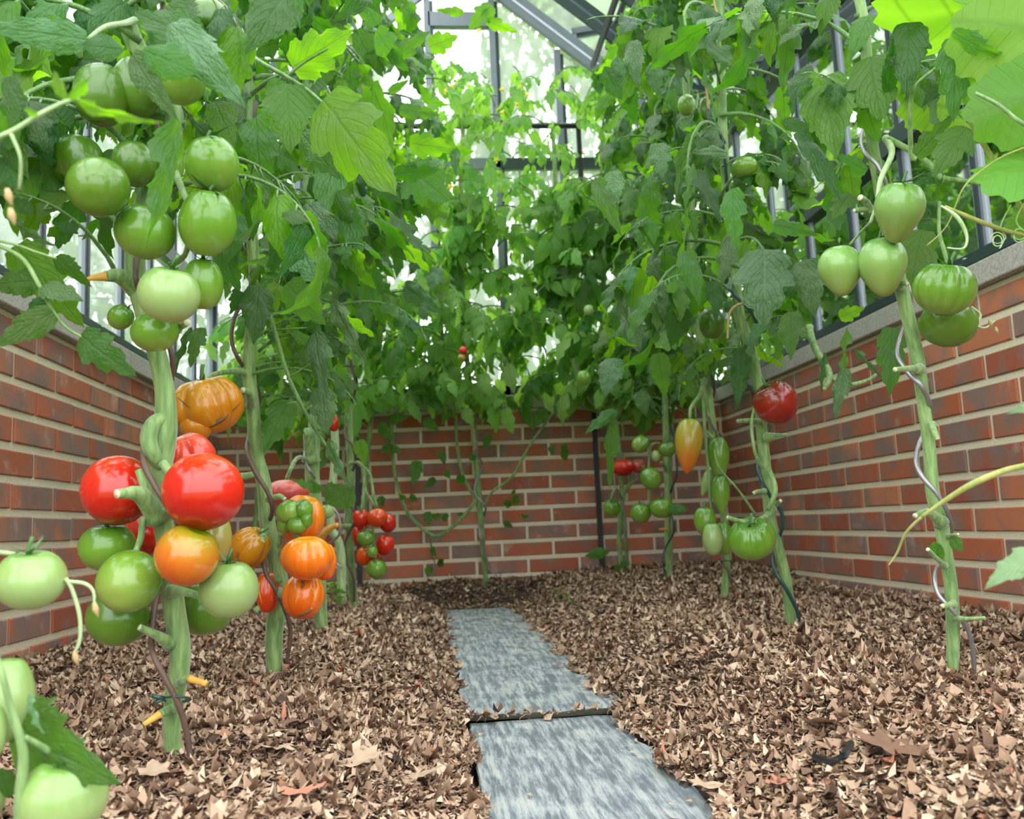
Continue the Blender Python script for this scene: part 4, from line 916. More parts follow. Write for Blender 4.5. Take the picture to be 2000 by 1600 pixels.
stake('galvanised grey spiral stake round the rightmost hairy stem', [(1903, 1320, 1.31, 9), (1900, 1270, 1.30, 9), (1888, 1225, 1.29, 9), (1858, 1190, 1.28, 9), (1832, 1160, 1.29, 9), (1826, 1125, 1.31, 9), (1836, 1095, 1.35, 8), (1858, 1040, 1.33, 9), (1850, 1000, 1.29, 9), (1830, 965, 1.28, 9), (1800, 930, 1.29, 10), (1789, 900, 1.31, 9), (1796, 865, 1.35, 9), (1817, 820, 1.34, 9), (1816, 790, 1.30, 9), (1800, 755, 1.28, 10), (1775, 730, 1.29, 10), (1753, 695, 1.31, 9), (1758, 660, 1.35, 8), (1778, 600, 1.34, 8), (1774, 560, 1.33, 8), (1745, 500, 1.4, 8), (1735, 380, 1.3, 8), (1715, 325, 1.29, 8), (1690, 300, 1.31, 8), (1682, 270, 1.36, 7), (1700, 200, 1.4, 7)], 'spiral_grey')
stake('dark green coated spiral stake winding beside the dark red tomato', [(1560, 1212, 1.96, 8), (1556, 1190, 1.95, 8), (1535, 1150, 1.94, 8), (1514, 1115, 1.95, 8), (1511, 1080, 2.0, 7), (1528, 1030, 1.96, 7), (1524, 995, 1.95, 8), (1505, 970, 1.95, 7), (1484, 930, 1.95, 7), (1482, 895, 2.0, 7), (1500, 840, 2.03, 7), (1500, 800, 2.02, 7), (1470, 765, 1.95, 7), (1457, 740, 1.95, 7), (1460, 715, 2.0, 7), (1476, 670, 2.0, 8), (1478, 630, 1.96, 8), (1460, 600, 1.95, 8), (1432, 570, 1.95, 7), (1430, 520, 2.0, 7), (1412, 280, 1.95, 6), (1384, 230, 1.95, 6), (1395, 190, 2.0, 6)], 'spiral_green')
stake('thin green coated spiral stake near the small green tomatoes in the far right corner', [(1300, 1122, 3.38, 4), (1294, 1095, 3.38, 4), (1300, 1070, 3.40, 4), (1316, 1040, 3.38, 4), (1314, 1015, 3.38, 4), (1304, 990, 3.46, 4), (1312, 955, 3.4, 4), (1322, 925, 3.38, 4), (1320, 870, 3.4, 4), (1310, 830, 3.45, 4)], 'spiral_green')
stake('brown spiral stake round the stem of the long pointed tomatoes', [(1432, 1156, 2.68, 4), (1424, 1120, 2.67, 4), (1412, 1095, 2.68, 4), (1414, 1040, 2.75, 4), (1412, 870, 2.67, 5), (1395, 840, 2.67, 5), (1384, 810, 2.7, 5), (1395, 770, 2.72, 5), (1390, 735, 2.67, 5), (1372, 705, 2.67, 5), (1362, 685, 2.7, 5)], 'spiral_brown')
stake('thin grey spiral stake at the stem on the far wall', [(956, 1120, 3.8, 4), (946, 1070, 3.79, 4), (936, 1040, 3.79, 4), (944, 1010, 3.86, 4), (948, 990, 3.79, 4), (928, 965, 3.79, 4), (930, 940, 3.8, 4), (942, 910, 3.86, 4), (930, 880, 3.79, 4), (924, 830, 3.8, 4)], 'spiral_grey')
stake('thin twisted grey stake in front of the small plant with the flattened red tomato', [(1218, 1060, 3.62, 3), (1222, 1010, 3.62, 3), (1212, 975, 3.62, 3), (1202, 955, 3.62, 3), (1201, 920, 3.64, 3), (1215, 895, 3.62, 3), (1200, 865, 3.62, 4), (1190, 845, 3.63, 4)], 'spiral_grey')

# ---- strings
def string(label, path, rad=2.2):
    q = spline(path, 6); m = MB(); m.tube([P(*a) for a in q], [rad*a[2]/FPX/2 for a in q], 6); o = m.build('twine', M['twine']); tag(o, label, 'string', 'jute strings tying the plants')
string('loose frayed end of jute twine hanging up left of the dark red tomato', [(1465, 590, 1.9), (1440, 596, 1.9), (1425, 612, 1.9), (1422, 640, 1.9), (1421, 662, 1.9)], 5)
string('long straight jute string hanging in the middle of the gable window', [(902, 262, 3.85), (902, 360, 3.83), (900, 440, 3.83), (896, 520, 3.83), (890, 600, 3.83)], 4)
string('short jute string along the top of the far wall plant', [(922, 800, 3.79), (925, 850, 3.79), (926, 882, 3.79)], 4)
string('jute twine looped round an upper stem at the top right of centre', [(1392, -20, 1.9), (1398, 20, 1.9), (1412, 52, 1.9), (1402, 62, 1.9), (1388, 75, 1.9), (1385, 90, 1.9)], 4)
string('jute twine hanging beside an upper green tomato', [(1372, 100, 1.9), (1378, 160, 1.9), (1384, 215, 1.9)], 5)
m = MB()
for i in range(20): pass
ring = [P(345+28*math.cos(a), 1366+5*math.sin(a), 1.015+.02*math.sin(a)) for a in [TAU*i/16 for i in range(17)]]
m.tube(ring, .0012, 6); m.tube([P(320, 1364, .99), P(308, 1362, .985), P(296, 1359, .985)], .0024, 6); m.tube([P(320, 1366, .99), P(310, 1370, .985), P(300, 1374, .985)], .0018, 6)
o = m.build('plant_tie', M['spiral_green']); tag(o, 'dark green soft tie knotted round the nearest left stem and its stake', 'plant tie')
m = MB(); ring = [P(1418+11*math.cos(a), 1098+3*math.sin(a), 2.69+.02*math.sin(a)) for a in [TAU*i/14 for i in range(15)]]
m.tube(ring, .0016, 6); o = m.build('plant_tie', M['spiral_green']); tag(o, 'dark tie low on the stem under the long pointed tomatoes', 'plant tie')

# ------------------------------------------------------------------ fruit
def tomato_mesh(ribs=0, amp=.0, flat=.85, tip=0.0, dim=.18, seed=0, res=(40, 24), lumpy=.015, elong=0.0):
    """unit radius body, stem end up"""
    r = random.Random(seed); U, Vn = res; v = []; f = []; uv = []; ph = [r.uniform(0, TAU) for _ in range(6)]
    for j in range(Vn+1):
        a = math.pi*j/Vn; ca = math.cos(a); sa = math.sin(a)
        for i in range(U+1):
            t = TAU*i/U; rb = 0
            if ribs:
                tt = t+.22*math.sin(2*t+ph[0])+.15*math.sin(3*t+ph[1]); c = abs(math.sin(tt*ribs/2+ph[2])); rb = (c**.6-1)*amp*(.55+.45*max(0, ca)**.5+.1)*min(1, sa*2.0)
            lump = lumpy*(math.sin(2*t+ph[3])+.6*math.sin(3*t+ph[4])*ca)*sa
            R = 1+rb+lump
            x = R*sa*math.cos(t); y = R*sa*math.sin(t)
            z = ca*flat
            if ca > 0: z -= dim*math.exp(-(sa/.36)**2)*(1-.0*rb)
            else:
                z += .04*math.exp(-(sa/.25)**2)
                if tip: k = max(0, -ca); s = 1-.30*k**2*min(1, tip*1.4); x *= s; y *= s; z -= tip*k**3.2
            if elong:
                k = (1-ca)/2; s = 1-.50*k**2.0; x *= s; y *= s; z = ca*flat*(1+elong)-(dim*math.exp(-(sa/.4)**2) if ca > 0 else 0)
            v.append((x, y, z)); uv.append((i/U, 1-j/Vn))
    for j in range(Vn):
        for i in range(U): b = j*(U+1)+i; f.append((b, b+U+1, b+U+2, b+1))
    return v, f, uv
def calyx_mesh(seed, size, stalk=.55, n=6):
    r = random.Random(seed); m = MB(); V = []; F = []
    for i in range(n):
        a = TAU*i/n+r.uniform(-.2, .2); L = size*r.uniform(.8, 1.2); w = L*.13; up = r.uniform(.15, .9); b = len(V); K = 6
        for k in range(K+1):
            t = k/K; ww = w*math.sin(math.pi*min(1, t*.85+.15))*(1-t*.55)+.003
            rr = L*(t*math.cos(up*.5)); zz = L*(.06+up*.45*t-.9*t*t*(1-up)*.5+up*.35*t*t)
            c, s = math.cos(a), math.sin(a)
            for q in (-1, 0, 1): V.append((c*rr-s*ww*q, s*rr+c*ww*q, zz-(.25*ww if q == 0 else 0)))
        for k in range(K):
            for q in (0, 1): F.append((b+k*3+q, b+k*3+q+1, b+k*3+q+4, b+k*3+q+3))
    m.v = [Vector(x) for x in V]; m.f = F; m.m = [0]*len(F)
    m.tube([(0, 0, -.02), (0, 0, stalk*.3), (.06, .02, stalk*.7), (.12, .05, stalk)], [.085, .06, .055, .06], 7)
    return m
FR = {}
def fruit(px, py, rx, ry, d, mk, label, ribs=0, amp=0, tip=0, tilt=(0, 0), seed=0, cal=1, cat='tomato', dim=.18, elong=0, group=None, lumpy=.02, calmat='calyx', calsize=.62, name='tomato', spin=0, stalk=.5):
    R = rx*d/FPX; H = ry*d/FPX; c = P(px, py, d)
    root = thing(name, label, cat, c, group)
    flat = 1.0; big = rx > 30
    v, f, uv = tomato_mesh(ribs, amp, 1.0, tip, dim, seed, (72, 36) if ribs and big else ((48, 28) if big else (32, 18)), lumpy, elong)
    zs = [p[2] for p in v]; zc = (max(zs)+min(zs))/2; zh = (max(zs)-min(zs))/2; xh = max(max(abs(p[0]) for p in v), .01)
    v = [Vector((p[0]*R/xh, p[1]*R/xh, (p[2]-zc)*H/zh)) for p in v]
    rot = (Matrix.Rotation(math.radians(tilt[0]), 3, 'X') @ Matrix.Rotation(math.radians(tilt[1]), 3, 'Y') @ Matrix.Rotation(spin, 3, 'Z'))
    body = mesh_obj('flesh', v, f, M[mk], root, uvs=uv); body.matrix_local = rot.to_4x4()
    if cal:
        m = calyx_mesh(seed+5, calsize, stalk); top = v[0]
        m.v = [Vector((p.x*R, p.y*R, p.z*R))+Vector((0, 0, top.z+R*.02)) for p in m.v]
        o = m.build('calyx', M[calmat], root); o.matrix_local = rot.to_4x4()
    FR[seed] = root
    return root, body, rot, R, H
A = 'tomatoes on the nearest left plant, lower clusters'; Bq = 'green tomatoes on the nearest left plant, upper cluster'
fruit(396, 963, 78, 70, .96, 'f_red', 'big glossy red tomato right of the nearest left stem', seed=1, tilt=(-25, 8), cal=0, group=A)
fruit(230, 960, 67, 64, 1.03, 'f_red', 'big red tomato left of the nearest stem, partly behind a cut stub', seed=2, tilt=(-15, -12), group=A, cal=0)
fruit(374, 893, 50, 44, 1.10, 'f_pinkred', 'lobed pinkish red tomato peeking up behind the biggest red one', ribs=3, amp=.25, seed=3, tilt=(20, -15), group=A, cal=0)
fruit(292, 1042, 46, 44, 1.12, 'f_red', 'red tomato mostly hidden behind the nearest left stem', seed=4, group=A)
fruit(210, 1070, 53, 43, 1.04, 'f_green', 'green tomato just under the left big red one', seed=5, tilt=(8, 0), group=A)
fruit(251, 1137, 61, 59, .975, 'f_green', 'round green tomato with a tiny navel, left of the nearest stem', seed=6, tilt=(-60, 5), cal=0, group=A)
fruit(230, 1210, 59, 50, 1.04, 'f_dkgreen', 'deep green tomato lowest of those left of the nearest stem', seed=7, tilt=(-5, 8), cal=0, group=A)
fruit(364, 1087, 61, 55, .945, 'f_turning', 'tomato half turned from green to orange in front of the nearest stem', seed=8, tilt=(10, 25), group=A, cal=0)
fruit(424, 1052, 28, 46, 1.04, 'f_turnpale', 'pale greenish orange tomato behind the turning one', seed=9, group=A)
fruit(447, 1153, 57, 53, .98, 'f_pale', 'large pale green tomato right of the nearest stem', seed=10, tilt=(5, 0), group=A)
fruit(402, 1190, 56, 49, 1.09, 'f_dkgreen', 'green tomato behind and below the large pale green one', seed=11, tilt=(-10, -10), group=A)
fruit(191, 366, 59, 57, .92, 'f_dkgreen', 'round deep green tomato at the lower left of the upper cluster', seed=12, tilt=(-50, 0), cal=0, group=Bq)
fruit(150, 318, 50, 50, 1.0, 'f_dkgreen', 'ribbed green tomato behind the round one at the upper left', ribs=4, amp=.12, seed=13, group=Bq)
fruit(262, 322, 42, 42, 1.0, 'f_dkgreen', 'green tomato between the hanging leaf and the round deep green one', seed=14, group=Bq)
fruit(330, 318, 30, 46, 1.03, 'f_green', 'green tomato half hidden behind the long hanging leaf', seed=15, group=Bq, cal=0)
fruit(414, 322, 53, 51, .98, 'f_green', 'green tomato with long sepals, highest at the right of the upper cluster', ribs=2, amp=.10, seed=16, tilt=(12, -6), group=Bq, calsize=.95, stalk=.3)
fruit(404, 437, 58, 62, .97, 'f_green', 'bulky two lobed green tomato below the one with long sepals', ribs=2, amp=.2, seed=17, tilt=(14, 8), group=Bq, calsize=.9, stalk=.3)
fruit(283, 455, 58, 50, .97, 'f_green', 'green tomato with a rounded shoulder crossed by the hanging leaf', ribs=3, amp=.08, seed=18, tilt=(10, 20), group=Bq, cal=0)
fruit(330, 577, 60, 52, .92, 'f_pale', 'pale green tomato lowest and largest in the upper cluster', seed=19, ribs=2, amp=.05, tilt=(18, 12), group=Bq)
fruit(397, 556, 38, 48, .99, 'f_green', 'green tomato partly behind the lowest pale green one', seed=20, tilt=(10, 0), group=Bq)
fruit(303, 650, 46, 36, .97, 'f_green', 'small flattened green tomato hanging under the upper cluster', seed=21, tilt=(8, -5), cal=0, group=Bq)
fruit(235, 620, 24, 24, .99, 'f_green', 'tiny green tomato at the left of the upper cluster', seed=22, tilt=(10, 40), group=Bq)
fruit(198, 188, 52, 58, 1.0, 'f_dkgreen', 'shaded green tomato high at the left, behind a bright leaf', seed=23, group=Bq)
fruit(268, 172, 48, 56, 1.02, 'f_dkgreen', 'shaded green tomato high up, right of the other shaded one', seed=24, group=Bq)
fruit(352, 160, 48, 42, 1.0, 'f_green', 'green tomato under the broad smooth leaves at the top left', seed=25, group=Bq, cal=0)
fruit(408, 38, 40, 42, 1.0, 'f_dkgreen', 'dark green tomato cut off near the top edge above the long smooth leaf', ribs=2, amp=.1, seed=26, tilt=(150, 0), group=Bq)
fruit(402, 120, 34, 30, 1.02, 'f_green', 'glossy green tomato peeping out behind the long smooth leaf', seed=27, group=Bq, cal=0)
C = 'unripe tomatoes on the plant at the lower left edge'
fruit(60, 1134, 66, 54, .70, 'f_pale', 'blurred pale green tomato at the left edge before the brick wall', seed=31, ribs=3, amp=.03, tilt=(12, 0), group=C, calsize=.6)
fruit(126, 1558, 81, 76, .62, 'f_pale', 'blurred pale green tomato at the bottom left corner', ribs=3, amp=.10, seed=32, tilt=(22, 4), group=C, calsize=.42)
fruit(14, 1368, 50, 78, .64, 'f_pale', 'blurred green tomato cut by the left edge above the big leaf', seed=33, group=C, cal=0)
fruit(-14, 1430, 26, 50, .60, 'f_pale', 'sliver of a pale tomato at the very left edge', seed=34, group=C, cal=0)
fruit(-16, 1560, 24, 40, .62, 'f_pale', 'sliver of a pale tomato below, at the bottom left edge', seed=35, group=C, cal=0)
fruit(16, 318, 11, 11, .95, 'f_green', 'pea sized green tomato at the upper left edge', seed=36, group=C)
D = 'ribbed orange tomatoes on the second left plant'
fruit(407, 794, 69, 54, 1.50, 'f_yellow', 'large misshapen yellow orange ribbed tomato with corky scars', ribs=7, amp=.24, seed=41, tilt=(14, -10), group=D, lumpy=.05, dim=.3, calsize=.35)
fruit(384, 838, 32, 28, 1.47, 'f_yellow', 'narrow yellow orange tomato lobe tucked under the misshapen one', seed=42, tip=.3, cal=0, group=D)
fruit(562, 963, 42, 25, 2.05, 'f_pink', 'pinkish red tomato above the green knobbed orange one', ribs=4, amp=.14, seed=43, group='tomatoes on the third left plant', calsize=.3)
rt, bd, ro, RR, HH = fruit(590, 1016, 44, 46, 1.57, 'f_orange', 'orange tomato with swollen green knobs growing from its face', ribs=6, amp=.28, seed=44, group=D, cal=0, tilt=(20, 20), lumpy=.05)
for (dx, dy, rr, rz, zz) in ((-26, -16, 26, 24, -.035), (2, -20, 20, 22, -.034), (-10, 10, 20, 17, -.05), (8, 2, 13, 17, -.05), (-34, 8, 16, 20, -.03)):
    v, f, uv = tomato_mesh(2, .16, 1, 0, .1, 7, (28, 16)); s = rr*1.5/FPX; s2 = rz*1.5/FPX
    q = P(590+dx, 1016+dy, 1.57+zz)-rt.location
    o = mesh_obj('green_knob', [Vector((p[0]*s, p[1]*s, p[2]*s2)) for p in v], f, M['f_green'], rt, uvs=uv); o.location = q; o['label'] = 'swollen green knob'; o.rotation_euler = (.5+dx*.02, dy*.03, dx*.05)
fruit(487, 1070, 38, 40, 1.60, 'f_yellow', 'orange yellow ribbed tomato left of the second stem', ribs=8, amp=.2, seed=46, tilt=(30, 40), group=D, calsize=.4)
fruit(600, 1091, 52, 40, 1.47, 'f_orange', 'broad orange ribbed tomato right of the second stem', ribs=7, amp=.14, seed=47, tilt=(12, 0), group=D, cal=0, lumpy=.05)
fruit(634, 1098, 23, 35, 1.54, 'f_orange', 'orange tomato hidden behind the broad orange one', seed=48, group=D, ribs=5, amp=.1, cal=0)
fruit(592, 1166, 41, 42, 1.50, 'f_orange', 'cracked orange ribbed tomato, lowest right of the second stem', ribs=7, amp=.18, seed=49, tilt=(-18, 6), group=D, cal=0)
fruit(522, 1158, 24, 38, 1.62, 'f_redorange', 'scarred red orange tomato behind the second stem near the mulch', ribs=5, amp=.2, seed=50, group=D, cal=0)
# corky scars on the orange fruit
def scars(root, R, H, paths, w=.0016):
    for p_ in paths:
        m = MB(); pts = []
        for (a, b) in p_: pts.append(Vector((math.cos(a)*math.cos(b)*R*1.0, math.sin(a)*math.cos(b)*R*1.0, math.sin(b)*H*1.0)))
        m.tube(spline([tuple(q) for q in pts], 5), w, 5); m.build('scar', M['scar'], root)
from mathutils.bvhtree import BVHTree
def mark(root, pxs, d, w=2.2, mt='scar', name='scar'):
    body = [c for c in root.children if c.name.startswith('flesh')][0]; me = body.data; T = Matrix.Translation(root.location) @ body.matrix_local
    bv = BVHTree.FromPolygons([T @ v.co for v in me.vertices], [tuple(q.vertices) for q in me.polygons]); pts = []
    for q in spline(pxs, 5):
        dr = (P(float(q[0]), float(q[1]), 1)-CAM).normalized(); hit = bv.ray_cast(CAM, dr)
        if hit[0] is not None: pts.append(hit[0]-root.location+hit[1]*.0002)
    if len(pts) > 3:
        m = MB(); n = len(pts); m.tube(pts, [w*d/FPX*.5*(.25+math.sin(math.pi*i/(n-1))) for i in range(n)], 5); m.build(name, M[mt], root)
mark(FR[41], [(345, 775), (375, 800), (400, 822), (425, 828)], 1.5, 3); mark(FR[41], [(395, 824), (410, 830), (428, 822), (445, 812)], 1.5, 9); mark(FR[41], [(425, 826), (450, 806), (472, 785)], 1.5, 2.5)
mark(FR[49], [(603, 1140), (614, 1160), (612, 1182), (600, 1198)], 1.5, 3, 'dry_tip'); mark(FR[49], [(588, 1135), (592, 1142), (589, 1150)], 1.5, 5); mark(FR[49], [(580, 1204), (598, 1196), (612, 1188)], 1.5, 6); mark(FR[49], [(577, 1140), (580, 1160), (578, 1180)], 1.5, 2, 'dry_tip')
mark(FR[50], [(508, 1135), (506, 1155), (512, 1180)], 1.6, 3, 'dry_tip'); mark(FR[46], [(467, 1068), (464, 1085), (468, 1098)], 1.6, 3)
mark(FR[46], [(462, 1050), (470, 1055), (466, 1068)], 1.6, 2, 'dry_tip'); mark(rt, [(563, 985), (575, 1000), (590, 1010)], 1.5, 3)
E_ = 'small tomatoes of the far left cluster'
for a in ((706, 1015, 17, 20, 2.93, 'f_red', 'red tomato at the top left of the small far cluster', 61), (737, 1012, 20, 17, 2.86, 'f_redorange', 'orange red tomato at the top middle of the small far cluster', 62),
          (757, 1022, 17, 18, 2.90, 'f_red', 'red tomato at the top right of the small far cluster', 63), (702, 1048, 13, 20, 2.96, 'f_red', 'red tomato behind the upper green one of the small far cluster', 64),
          (715, 1052, 18, 15, 2.86, 'f_green', 'upper green tomato of the small far cluster', 65), (752, 1065, 18, 20, 2.90, 'f_red', 'red tomato at the right middle of the small far cluster', 66),
          (711, 1087, 15, 18, 2.90, 'f_redorange', 'orange red tomato at the lower left of the small far cluster', 67), (727, 1078, 11, 11, 2.84, 'f_green', 'smallest green tomato in the middle of the small far cluster', 68),
          (735, 1112, 20, 18, 2.86, 'f_green', 'green tomato hanging lowest in the small far cluster', 69), (733, 1090, 15, 14, 2.95, 'f_red', 'red tomato tucked behind the lowest green one of the small far cluster', 70)):
    fruit(*a[:7], seed=a[7], group=E_, tilt=(RND.uniform(-20, 20), RND.uniform(-20, 20)), ribs=3, amp=.05, calsize=.6)
fruit(652, 826, 11, 17, 2.6, 'f_red', 'small red tomato half hidden by a drooping leaf above the pale stem', seed=71, group='tomatoes on the third left plant')
fruit(637, 1000, 15, 13, 2.35, 'f_pale', 'small pale green tomato right of the green knobbed one', seed=72, group='tomatoes on the third left plant', cal=0)
fruit(646, 648, 15, 24, 2.2, 'f_pale', 'pale green tomato in the leaves high over the third left plant', seed=73, group='tomatoes on the third left plant')
fruit(673, 658, 19, 22, 2.25, 'f_pale', 'pale green tomato beside its twin, high in the third left plant', seed=74, group='tomatoes on the third left plant')
fruit(905, 685, 8, 8, 3.5, 'f_red', 'tiny red cherry tomato in the dark leaves of the far wall', seed=75, group='cherry tomatoes on the far wall')
fruit(902, 699, 8, 7, 3.5, 'f_turnpale', 'tiny orange cherry tomato under the red one on the far wall', seed=76, group='cherry tomatoes on the far wall')
fruit(913, 690, 6, 6, 3.52, 'f_green', 'tiny green cherry tomato beside the red one on the far wall', seed=77, group='cherry tomatoes on the far wall')
G = 'small tomatoes in the far right corner'
fruit(1217, 914, 23, 16, 3.58, 'f_red', 'flattened red ribbed tomato in front of the far right bricks', ribs=6, amp=.2, seed=81, group=G, calsize=.5)
fruit(1246, 911, 15, 13, 3.64, 'f_pink', 'pinkish tomato right of the flattened red one', ribs=5, amp=.15, seed=82, group=G)
fruit(1251, 868, 17, 17, 3.3, 'f_green', 'green tomato at the top left of the far corner cluster', ribs=5, amp=.1, seed=83, tilt=(0, 50), group=G)
fruit(1303, 878, 17, 14, 3.28, 'f_green', 'flattened green tomato at the top right of the far corner cluster', ribs=6, amp=.12, seed=84, group=G)
fruit(1281, 891, 9, 11, 3.28, 'f_pale', 'smallest pale green tomato of the far corner cluster', seed=85, group=G)
fruit(1271, 935, 21, 22, 3.28, 'f_green', 'green tomato in the middle of the far corner cluster', ribs=3, amp=.15, seed=86, tilt=(-10, -30), group=G)
fruit(1195, 993, 17, 16, 3.58, 'f_green', 'ribbed green tomato left of the twisted far right stem', ribs=7, amp=.15, seed=87, group=G, tilt=(30, 0))
fruit(1251, 1003, 20, 19, 3.28, 'f_green', 'green tomato at the lower left of the far corner cluster', seed=88, group=G)
fruit(1293, 993, 24, 19, 3.24, 'f_green', 'green tomato at the lower right of the far corner cluster', seed=89, group=G, ribs=3, amp=.05)
H_ = 'long tomatoes on the third right plant'
fruit(1345, 872, 28, 54, 2.56, 'f_pepper', 'long pointed tomato turning from yellow green to orange at its tip', seed=91, elong=.3, ribs=5, amp=.07, group=H_, tilt=(0, 8), cal=1, calsize=.7)
fruit(1404, 898, 21, 44, 2.60, 'f_green', 'long green tomato right of the turning pointed one', seed=92, elong=.3, group=H_)
fruit(1384, 940, 14, 32, 2.64, 'f_pale', 'curved pale green tomato with a bent tail', seed=93, elong=.3, group=H_, tilt=(0, 28), cal=0)
fruit(1408, 968, 18, 38, 2.55, 'f_green', 'long green tomato hanging straight in the middle of the cluster', seed=94, elong=.2, group=H_)
fruit(1377, 1018, 22, 27, 2.52, 'f_green', 'blocky green tomato at the left bottom of the long cluster', seed=95, ribs=3, amp=.08, group=H_)
fruit(1392, 1054, 20, 31, 2.46, 'f_pale', 'blocky pale green tomato nearest the mulch in the long cluster', seed=96, ribs=3, amp=.05, group=H_)
fruit(1414, 1052, 18, 32, 2.56, 'f_green', 'green tomato squeezed between the pale blocky one and the big ribbed one', seed=97, group=H_, cal=0)
fruit(1468, 1054, 47, 37, 1.88, 'f_green', 'big flat green ribbed tomato hanging left of the green spiral stake', ribs=10, amp=.10, seed=98, tilt=(28, -10), group='tomatoes on the second right plant', dim=.3, calsize=.5)
fruit(1516, 788, 43, 41, 1.88, 'f_dkred', 'dark red tomato with brownish streaks on its shoulder', ribs=4, amp=.04, seed=99, tilt=(15, -32), group='tomatoes on the second right plant', calsize=.35)
I_ = 'heart shaped green tomatoes on the rightmost plant'
fruit(1642, 531, 43, 48, 1.32, 'f_heart', 'pale green heart shaped tomato, leftmost of the hanging pair', tip=.35, ribs=8, amp=.02, seed=101, group=I_, calsize=.55)
fruit(1724, 524, 46, 57, 1.29, 'f_heart', 'larger pale green heart shaped tomato, right of the pair', tip=.35, ribs=8, amp=.03, seed=102, group=I_, calsize=.6)
fruit(1755, 417, 47, 58, 1.25, 'f_heart', 'heart shaped green tomato with dangling sepals above the pair', tip=.45, seed=103, group=I_, tilt=(20, 4), calsize=.9)
fruit(1845, 566, 60, 48, 1.20, 'f_green', 'deeply ribbed green tomato in front of the stone coping', ribs=11, amp=.12, seed=104, tilt=(18, 8), group='ribbed green tomatoes by the right wall', dim=.25, calsize=.5)
fruit(1852, 634, 55, 37, 1.26, 'f_dkgreen', 'darker ribbed green tomato hanging under the deeply ribbed one', ribs=8, amp=.10, seed=105, tilt=(-20, 20), group='ribbed green tomatoes by the right wall', cal=0)
J_ = 'green tomatoes half hidden in the right foliage'
fruit(1341, 206, 17, 20, 2.2, 'f_green', 'green tomato near the hanging jute twine at the top', seed=111, group=J_, cal=0)
fruit(1455, 328, 26, 19, 1.9, 'f_green', 'striped green tomato under the arching bare stalk', ribs=4, amp=.05, seed=112, group=J_, cal=0)
fruit(1390, 632, 25, 30, 2.05, 'f_dkgreen', 'shaded dark green tomato left of the loose twine end', seed=113, group=J_, cal=0)
fruit(1150, 606, 10, 10, 3.4, 'f_pale', 'small pale tomato right of centre in the far foliage', seed=114, group=J_, cal=0)
fruit(1185, 622, 9, 12, 3.4, 'f_green', 'small green tomato beside the thin dark post top', seed=115, group=J_, cal=0)
fruit(1140, 738, 14, 14, 3.3, 'f_green', 'green tomato just above the far coping by the black post', seed=116, group=J_, cal=0)
fruit(1378, 212, 12, 22, 2.1, 'f_dkgreen', 'shaded green tomato behind the hanging twine', seed=117, group=J_, cal=0)

# ------------------------------------------------------------------ hand placed leaves
def hv(pl, rows):
    for r in rows: PL[pl].hero(*r[:3], **r[3])
def h(b, t, w, roll=0, k='entire', m='leaf', c=.5, d=.5, f=.2, s=0): return (b, t, w, dict(roll=roll, kind=k, mk=m, curl=c, droop=d, fold=f, seed=s))
hv('N1', [
    h((170, 78, .80), (-40, 52, .76), .40, 15, 'entire', 'leaf_grey', .3, .3, .1), h((242, 98, .80), (158, 88, .78), .62, 10, 'oval', 'leaf_grey', .3, .3, .1, 1),
    h((152, 194, .56), (318, 240, .54), .13, 40, 'narrow', 'leaf_bright', .3, .3, .5), h((126, 198, .56), (105, 138, .56), .45, 40, 'oval', 'leaf_bright'), h((132, 196, .56), (180, 150, .55), .30, -30, 'oval', 'leaf_bright', s=2),
    h((75, 225, .56), (45, 212, .55), .40, 20, 'oval', 'leaf_bright'),
    h((30, 480, .92), (165, 640, .95), .55, 10, 'lobed', 'leaf_bright', .3, .3, .1, 1), h((78, 548, .90), (-20, 560, .92), .5, 20, 'entire', 'leaf'), h((82, 560, .90), (165, 590, .88), .5, -35, 'entire', 'leaf_grey', s=1),
    h((95, 590, .9), (40, 640, .92), .5, 20, 'entire', 'leaf_dark', s=2), h((104, 610, .88), (-15, 680, .85), .50, 10, 'entire', 'leaf', .4, .3, .2, 3), h((158, 655, .9), (268, 735, .90), .60, 12, 'lobed', 'leaf', .4, .9, .1, 2),
    h((30, 435, .95), (112, 480, .92), .25, 50, 'narrow', 'leaf_grey'), h((90, 380, 1.0), (45, 470, .98), .6, 10, 'lobed', 'leaf_bright', s=3), h((110, 500, .92), (180, 560, .95), .5, 30, 'entire', 'leaf', s=2),
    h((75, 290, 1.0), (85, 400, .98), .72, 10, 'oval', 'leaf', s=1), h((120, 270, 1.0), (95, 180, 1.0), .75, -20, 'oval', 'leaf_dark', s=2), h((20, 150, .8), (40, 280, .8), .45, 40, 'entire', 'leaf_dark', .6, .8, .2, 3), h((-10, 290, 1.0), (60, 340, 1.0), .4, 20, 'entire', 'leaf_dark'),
    h((20, 1405, .64), (242, 1530, .60), .52, 30, 'entire', 'leaf', .4, .6, .1, 2), h((55, 1360, .62), (90, 1435, .60), .30, 60, 'narrow', 'leaf_pale'), h((0, 1500, .62), (20, 1560, .62), .6, 10, 'oval', 'leaf')])
